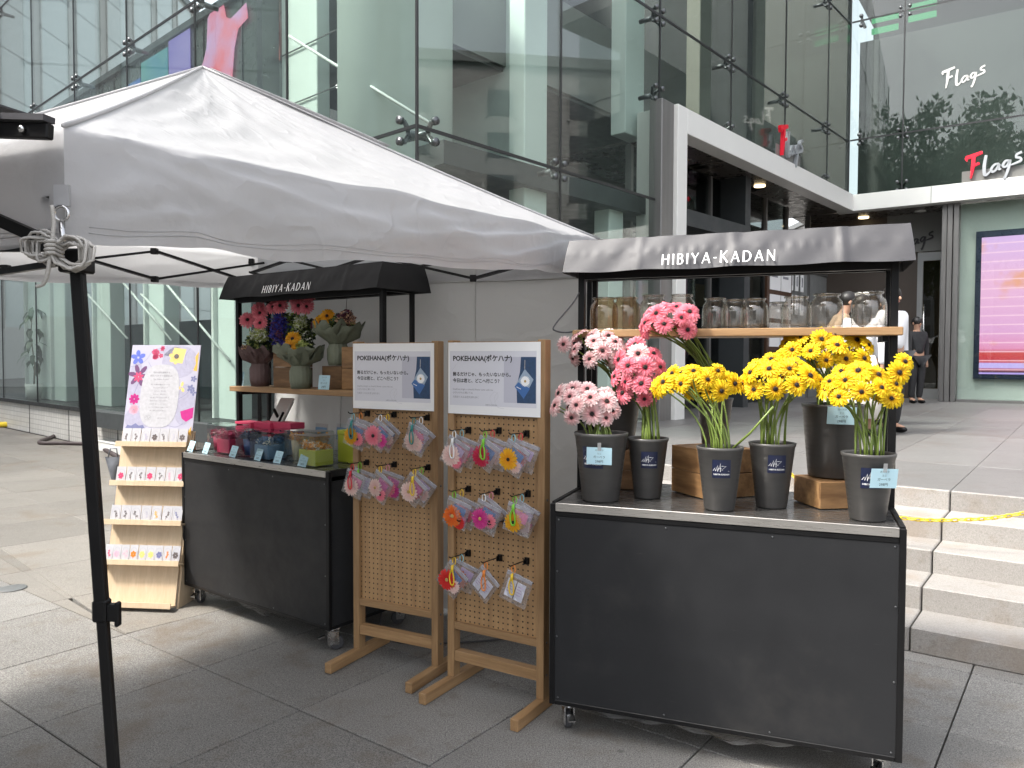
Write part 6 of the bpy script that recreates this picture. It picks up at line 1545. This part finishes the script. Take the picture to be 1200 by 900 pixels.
mb = MB(); petals(mb, X(.95), Z(.60), .022, 5, .3); petals(mb, X(.92), Z(.49), .026, 5, .3); petals(mb, X(.965), Z(.44), .022, 4, .3); pp(mb, "printed_flower", PR['slate'])
mb = MB(); blob(mb, [(X(.93), Z(-.03)), (X(.985), Z(.05)), (X(.985), Z(-.06))], -.0101); pp(mb, "printed_petal", PR['gold'])
q = MB()
for P in ([(.26, .80), (.33, .72), (.42, .69)], [(.0, .74), (.10, .76), (.22, .82), (.32, .96)], [(.75, .36), (.86, .42), (.94, .52)], [(.86, .96), (.80, .88), (.82, .76)], [(.62, .06), (.76, .04), (.86, .08)]): stroke(q, [(X(a), Z(b)) for a, b in P], [.0016] * len(P), 0, TR(0, -.0097, 0), 6)
pp(q, "printed_line", PR['slate'])
mb = MB(); blob(mb, ell(X(.475), Z(.40), .125, .20, 48, 2.9), -.0103); pp(mb, "text_oval", PR['white'])
q = MB()
def tl(tx, fz, s, fx=.475, al='CENTER'): text_mb(q, tx, s, TR(X(fx), -.0107, Z(fz)) @ FACE, al, .006)
tl("花の未来を創造する", .665, .0125); tl("花のプロダクトを目指した", .625, .0125); tl("The Flower Product", .585, .0125)
for k, tx in enumerate(("押し花や草花を集めたカードです", "あなただけの一枚をどうぞ", "The Flower   花の名前", "The Flower   草花の彩り", "一輪一輪ていねいに作られた押し花", "季節の花のかたちをそのままに", "大切な人へ贈るメッセージカード", "花とことばをあわせてお届けします", "飾って楽しむ花のある暮らし")):
    tl(tx, .525 - k * .038, .0082)
tl("HIBIYA-KADAN", .135, .0085, .54)
stroke(q, [(X(.34) + .022 * math.cos(k * .42), Z(.145) + .016 * math.sin(k * .42)) for k in range(16)], [.0012] * 16, 0, TR(0, -.0107, 0))
stroke(q, [(X(.30), Z(.14)), (X(.33), Z(.16)), (X(.345), Z(.13)), (X(.375), Z(.155))], [.0018] * 4, 0, TR(0, -.0107, 0), 5)
pp(q, "poster_text", grey_ink)
# cards standing on the ledges
cardm = pm("white pressed flower card", (.46, .46, .49), .5, 0, .03, 20)
arch_m = pm("pale grey card arch", (.38, .38, .44), .5)
rows = [(3, [('dark', 'slate twig'), ('dark', 'grey sprig'), ('mist', 'pale bud'), ('dark', 'brown fern'), ('dark', 'dark seed'), ('grey', 'grey stalk'), ('dark', 'dark blossom')]),
        (2, [('berry', 'red half bloom'), ('dark', 'thin twig'), ('dark', 'dark spray'), ('berry', 'red bloom'), ('dark', 'bent dark stem'), ('rose', 'small star'), ('berry', 'second red bloom')]),
        (1, [('dark', 'pair of buds'), ('dark', 'slanted twig'), ('dark', 'forked twig'), ('grey', 'grey blade'), ('gold', 'tan pods'), ('dark', 'scattered seeds'), ('slate', 'drooping bells')]),
        (0, [('berry', 'tiny red berry'), ('rose', 'pink cluster'), ('rose', 'pink speck'), ('gold', 'orange bloom'), ('honey', 'ochre leaf'), ('honey', 'yellow and black bloom'), ('slate', 'dark blue leaf'), ('gold', 'orange and blue bits'), ('dark', 'black eyed flower')])]
rown = {3: "top", 2: "second", 1: "third", 0: "bottom"}
orange_pr = pm("orange bloom print", (.72, .20, .02), .5, 0, .2, 60)
for li, cards in rows:
    xa, xb = ledge_w[li]; n = len(cards); w = (xb - xa - .03) / n
    for k, (cn, what) in enumerate(cards):
        x = xa + .012 + w * (k + .5)
        local = ML @ Vector((x, -.030, LZ[li] + .0115))
        a = rk.rotation_euler.z; wl = Vector((rk.location.x + local.x * math.cos(a) - local.y * math.sin(a), rk.location.y + local.x * math.sin(a) + local.y * math.cos(a), local.z))
        t_ = thing("pressed_flower_card", "white card with %s, %s on the %s ledge" % (what, ("first", "second", "third", "fourth", "fifth", "sixth", "seventh", "eighth", "ninth")[k], rown[li]), "card", wl, a, "pressed flower cards on the rack's ledges")
        cwid, chei = w * .94, .100
        M = Matrix.Rotation(-LEAN - .05 + rnd.uniform(-.02, .02), 4, 'X') @ Matrix.Rotation(rnd.uniform(-.03, .03), 4, 'Y')
        o = MB().box(-cwid / 2, cwid / 2, 0, .003, 0, chei).build("card_sheet", cardm, t_); o.matrix_basis = M
        mb = MB(); arc_ = [(-cwid * .38, .012)] + [(-cwid * .38 * math.cos(s * .314), .055 + .030 * math.sin(s * .314)) for s in range(11)] + [(cwid * .38, .012)]
        stroke(mb, arc_, [.0016] * len(arc_), 0, TR(0, -.0006, 0)); o = mb.build("card_arch", arch_m, t_); o.matrix_basis = M
        mb = MB(); r_ = rnd.Random(k) if False else random.Random(li * 20 + k)
        big = what.split()[-1] in ('bloom', 'cluster', 'leaf', 'flower', 'blossom', 'fern')
        if big: petals(mb, r_.uniform(-.004, .004), .045, .019, 6, .38, r_.random(), 1.1, -.001)
        else:
            for q in range(3): petals(mb, r_.uniform(-.01, .01), .035 + q * .013, .008, 4, .3, r_.random() * 3, 1.0, -.001)
        stroke(mb, [(r_.uniform(-.008, .008), .018), (0, .040), (r_.uniform(-.008, .008), .064)], [.0015, .002, .001], 0, TR(0, -.0009, 0), 3)
        o = mb.build("pressed_flower", orange_pr if 'orange' in what else PR[cn], t_); o.matrix_basis = M

# ------------------------------------------------------------------ people on the terrace
skin_m = pm("skin", (0.48, 0.28, 0.19), 0.55, 0, 0.05); hair_m = pm("black hair", (0.012, 0.010, 0.009), 0.45, 0, 0.3, 40)
def skin_mesh(name, joints, edges, root, sub=2):
    names = list(joints); me = bpy.data.meshes.new(name)
    me.from_pydata([joints[n][0] for n in names], [(names.index(a), names.index(b)) for a, b in edges], [])
    o = bpy.data.objects.new(name, me); C.objects.link(o)
    o.modifiers.new("skin", 'SKIN')
    for i, n in enumerate(names):
        r = joints[n][1]; sv_ = me.skin_vertices[0].data[i]; sv_.radius = (r, r) if not isinstance(r, tuple) else r; sv_.use_root = (n == root)
    s = o.modifiers.new("sub", 'SUBSURF'); s.levels = sub; s.render_levels = sub
    bpy.context.view_layer.update(); dg = bpy.context.evaluated_depsgraph_get()
    out = bpy.data.meshes.new_from_object(o.evaluated_get(dg)); out.name = name
    bpy.data.objects.remove(o); bpy.data.meshes.remove(me)
    for p_ in out.polygons: p_.use_smooth = True
    return out
def person(label, loc, rz, H_, top, bottom, skirt=False, bend=0.0, arms=((.24, 0.02, .86), (-.24, 0.02, .86)), longhair=False, bow=False, apron=False):
    t_ = thing("person", label, "person", loc, rz, "people on the terrace"); k = H_ / 1.70
    def P(x, y, z):
        if z > .95: dz = z - .95; y, z = y - dz * math.sin(bend), .95 + dz * math.cos(bend)
        return (x * k, y * k, z * k)
    hl, hr = arms
    J = {'pel': (P(0, 0, .95), .125 * k), 'wst': (P(0, 0, 1.10), .115 * k), 'chs': (P(0, 0, 1.28), .135 * k), 'nkb': (P(0, .01, 1.42), .07 * k), 'nck': (P(0, 0, 1.49), .052 * k), 'hd1': (P(0, -.01, 1.57), .078 * k), 'hd2': (P(0, 0, 1.65), .07 * k)}
    E_ = [('pel', 'wst'), ('wst', 'chs'), ('chs', 'nkb'), ('nkb', 'nck'), ('nck', 'hd1'), ('hd1', 'hd2')]
    for s, hnd, q in ((1, hl, 'l'), (-1, hr, 'r')):
        J['sh' + q] = (P(s * .165, 0, 1.38), .058 * k); el = ((s * .165 + hnd[0]) / 2 + s * .04, hnd[1] / 2 + .04, (1.38 + hnd[2]) / 2)
        J['el' + q] = (P(*el), .043 * k); J['wr' + q] = (P(*hnd), .029 * k); J['hp' + q] = (P(hnd[0], hnd[1] - .01, hnd[2] - .07), (.034 * k, .02 * k))
        E_ += [('chs', 'sh' + q), ('sh' + q, 'el' + q), ('el' + q, 'wr' + q), ('wr' + q, 'hp' + q)]
        for f_ in range(4):
            J['f%d%s' % (f_, q)] = (P(hnd[0] + (f_ - 1.5) * .016, hnd[1] - .02 - .004 * abs(f_ - 1), hnd[2] - .145 + .008 * abs(f_ - 1.5)), .008 * k); E_.append(('hp' + q, 'f%d%s' % (f_, q)))
        J['th' + q] = (P(hnd[0] - s * .035, hnd[1] - .03, hnd[2] - .10), .009 * k); E_.append(('hp' + q, 'th' + q))
        J['hip' + q] = (P(s * .085, 0, .88), .085 * k); J['kn' + q] = (P(s * .09, -.02, .49), .058 * k); J['an' + q] = (P(s * .09, .02, .09), .038 * k); J['to' + q] = (P(s * .10, -.13, .035), .034 * k)
        E_ += [('pel', 'hip' + q), ('hip' + q, 'kn' + q), ('kn' + q, 'an' + q), ('an' + q, 'to' + q)]
    b = skin_mesh("body", J, E_, 'pel'); b.materials.append(skin_m); link("body", b, t_)
    up = {n: (J[n][0], (J[n][1] if not isinstance(J[n][1], tuple) else .03) + .022 * k) for n in ('pel', 'wst', 'chs', 'nkb', 'shl', 'ell', 'wrl', 'shr', 'elr', 'wrr')}; up['nkb'] = (J['nkb'][0], .078 * k)
    m_ = skin_mesh("shirt", up, [('pel', 'wst'), ('wst', 'chs'), ('chs', 'nkb'), ('chs', 'shl'), ('shl', 'ell'), ('ell', 'wrl'), ('chs', 'shr'), ('shr', 'elr'), ('elr', 'wrr')], 'pel'); m_.materials.append(top); link("shirt", m_, t_)
    if skirt: MB().mat(0, True).lathe([(.15 * k, .98 * k), (.20 * k, .80 * k), (.26 * k, .50 * k), (.31 * k, .22 * k)], 40, mod=lambda r, z, a: (r * (1 + .05 * math.sin(9 * a)), z), cap0=False).build("skirt", bottom, t_, solid=.004)
    else:
        dn = {n: (J[n][0], J[n][1] + (.032 if n in ("pel", "hipl", "hipr") else .02) * k) for n in ('pel', 'hipl', 'knl', 'anl', 'hipr', 'knr', 'anr')}
        m_ = skin_mesh("trousers", dn, [('pel', 'hipl'), ('hipl', 'knl'), ('knl', 'anl'), ('pel', 'hipr'), ('hipr', 'knr'), ('knr', 'anr')], 'pel'); m_.materials.append(bottom); link("trousers", m_, t_)
    hc = Vector(J['hd1'][0]).lerp(Vector(J['hd2'][0]), .55)
    for s in (1, -1):
        MB().mat(0, True).sphere((0, 0, 0), (.018 * k, .012 * k, .010 * k)).build("eye", hair_m, t_, loc=hc + Vector((s * .032 * k, -.082 * k, -.012 * k)))
        MB().mat(0, True).sphere((0, 0, 0), (.012 * k, .022 * k, .032 * k)).build("ear", skin_m, t_, loc=hc + Vector((s * .085 * k, .005, -.02 * k)))
        MB().mat(0, True).sphere((0, 0, 0), (.045 * k, .105 * k, .04 * k)).build("shoe", black, t_, loc=(s * .095 * k, -.05 * k, .041 * k))
    MB().mat(0, True).sphere((0, 0, 0), (.013 * k, .02 * k, .022 * k)).build("nose", skin_m, t_, loc=hc + Vector((0, -.092 * k, -.038 * k)))
    MB().mat(0, True).sphere((0, 0, 0), (.025 * k, .008 * k, .007 * k)).build("mouth", pm("lips", (.35, .12, .1), .5), t_, loc=hc + Vector((0, -.076 * k, -.075 * k)))
    hr_ = MB().mat(0, True).sphere(hc + Vector((0, .018 * k, .022 * k)), (.100 * k, .105 * k, .098 * k), 16, 10)
    if longhair: hr_.sphere(hc + Vector((0, .07 * k, -.14 * k)), (.11 * k, .055 * k, .20 * k), 12, 8)
    hr_.build("hair", hair_m, t_)
    if bow:
        for s in (1, -1): MB().mat(0, True).sphere((0, 0, 0), (.045 * k, .02 * k, .03 * k)).build("hair_bow", white_print, t_, loc=hc + Vector((s * .04 * k, .02, .115 * k)))
    return t_
beige = pm("beige jacket cloth", (0.40, 0.29, 0.19), .7, 0, .08); whitec = pm("white shirt cloth", (.72, .72, .74), .7, 0, .05); blackc = pm("black cloth", (.015, .015, .017), .7, 0, .2); creamc = pm("cream skirt cloth", (.60, .57, .52), .7, 0, .06)
person("person with black hair in a beige jacket bending over behind the jars", (3.74, 9.15, PZ), rad(75), 1.66, beige, creamc, False, .35)
person("person in a white shirt and black trousers standing behind the right cart post", (4.42, 9.0, PZ), rad(25), 1.68, whitec, blackc)
person("person with long black hair, a white bow and a pale skirt behind the yellow flowers", (3.95, 8.75, PZ), rad(160), 1.56, whitec, creamc, True, 0.0, longhair=True, bow=True)
person("person all in black standing right of the cart post", (4.90, 10.1, PZ), rad(-20), 1.68, blackc, blackc)
person("person in dark clothes far back beside the glass shop door", (7.9, 15.1, PZ), rad(10), 1.66, blackc, blackc)

# ------------------------------------------------------------------ small things on the ground
yel = pm("yellow plastic", (.72, .52, .03), .45, 0, .08)
ch = thing("chain_barrier", "yellow plastic chain barrier strung across the stone steps", "chain barrier", (1.60, 4.95, 0.26))
cp = [Vector((1.60, 4.95, .92)), Vector((1.80, 4.80, .745)), Vector((2.06, 4.63, .62)), Vector((2.32, 4.5, .57)), Vector((2.60, 4.40, .585)), Vector((2.85, 4.30, .64)), Vector((3.4, 4.1, .82)), Vector((4.0, 3.95, 1.10))]
path = cat_rom(cp, 40); L_ = 0; last = path[0]; out = [path[0]]
for p_ in path[1:]:
    if (p_ - out[-1]).length > .030: out.append(p_)
lk = MB().mat(0, True).tube([(.022 * math.cos(k * .524), .010 * math.sin(k * .524), 0) for k in range(12)], .0042, 6, closed=True).mesh("chain_link", [yel])
for i in range(len(out) - 1):
    d = out[i + 1] - out[i]; q = d.to_track_quat('X', 'Z') @ Quaternion((1, 0, 0), 1.571 * (i % 2) + .4)
    o = link("chain_link", lk, ch, out[i] - Vector(ch.location)); o.rotation_mode = 'QUATERNION'; o.rotation_quaternion = q
for px_, py_, pz_ in ((1.60, 4.95, .261), (4.0, 3.95, .391)):
    MB().mat(0, True).lathe([(.12, 0), (.12, .03), (.03, .06), (.017, .08), (.017, .66), (.024, .67), (.010, .70)], 16, cap1=True).build("chain_post", yel, ch, loc=Vector((px_, py_, pz_)) - Vector(ch.location))
rubc = pm("brown black cable rubber", (.05, .035, .035), .6)
o = MB().mat(0, True).tube(cat_rom([(-9.8, 16.3, .03), (-9.1, 15.6, .03), (-8.5, 14.3, .03), (-8.1, 13.2, .03), (-7.6, 13.1, .03), (-7.0, 12.9, .03), (-6.3, 12.0, .03), (-5.6, 11.0, .03), (-4.9, 9.6, .03), (-4.2, 8.3, .03)], 8), .035, 8).build("ground_cable", rubc); tag(o, "dark cable snaking along the plaza below the tiled wall at the far left", "cable")
o = MB().mat(0, True).tube([(-11.3, 16.3, .06), (-9.75, 16.35, .06)], .06, 10).build("cable_sleeve", yel); tag(o, "straight yellow sleeve lying on the plaza at the left edge", "cable sleeve")
wb = thing("white_box", "low white box standing against the tiled wall behind the card rack", "box", (-6.35, 12.35, 0), rad(-42))
MB().box(-.3, 1.0, -.2, .2, 0, .14).build("box_body", white_paint, wb, bev=.01); MB().box(-.31, 1.01, -.21, .21, .141, .17).build("box_lid", white_paint, wb, bev=.01)
bag_m = cloth("grey nylon", (.13, .14, .16), 0, .5, .3, 20)
bg = thing("grey_bag", "grey nylon bag hanging behind the left edge of the card rack", "bag", (-2.52, 4.86, .70))
MB().mat(0, True).grid(lambda u, v: ((u - .5) * .10 * (1 - .5 * v) + .02 * v, .02 * math.sin(u * 3.14) * math.sin(v * 3.14), .17 * (1 - v)), 10, 10).grid(lambda u, v: ((.5 - u) * .10 * (1 - .5 * v) + .02 * v, .001 - .02 * math.sin(u * 3.14) * math.sin(v * 3.14), .17 * (1 - v)), 10, 10).build("bag_body", bag_m, bg)
MB().mat(0, True).tube([(-.03, 0, .17), (-.02, .01, .22), (.02, .01, .22), (.03, 0, .17)], .004, 6).build("bag_handle", bag_m, bg)
o = MB().mat(0, True).tube(cat_rom([(0.33, 3.395, 1.86), (0.27, 3.38, 1.75), (0.185, 3.36, 1.645), (0.19, 3.36, 1.62), (0.25, 3.38, 1.615), (0.33, 3.392, 1.64)], 8), .0035, 6).build("power_lead", rubber); tag(o, "thin black lead looping from the right cart's left post", "power lead")
o = MB().mat(0, True).tube(cat_rom([(-.72, 4.25, .10), (-.70, 4.12, .02), (-.60, 4.02, .008), (-.42, 4.0, .008), (-.2, 4.02, .008), (0.1, 4.1, .008)], 8), .005, 6).build("power_lead", rubber); tag(o, "black lead lying on the paving between the sign stands and the left cart", "power lead")
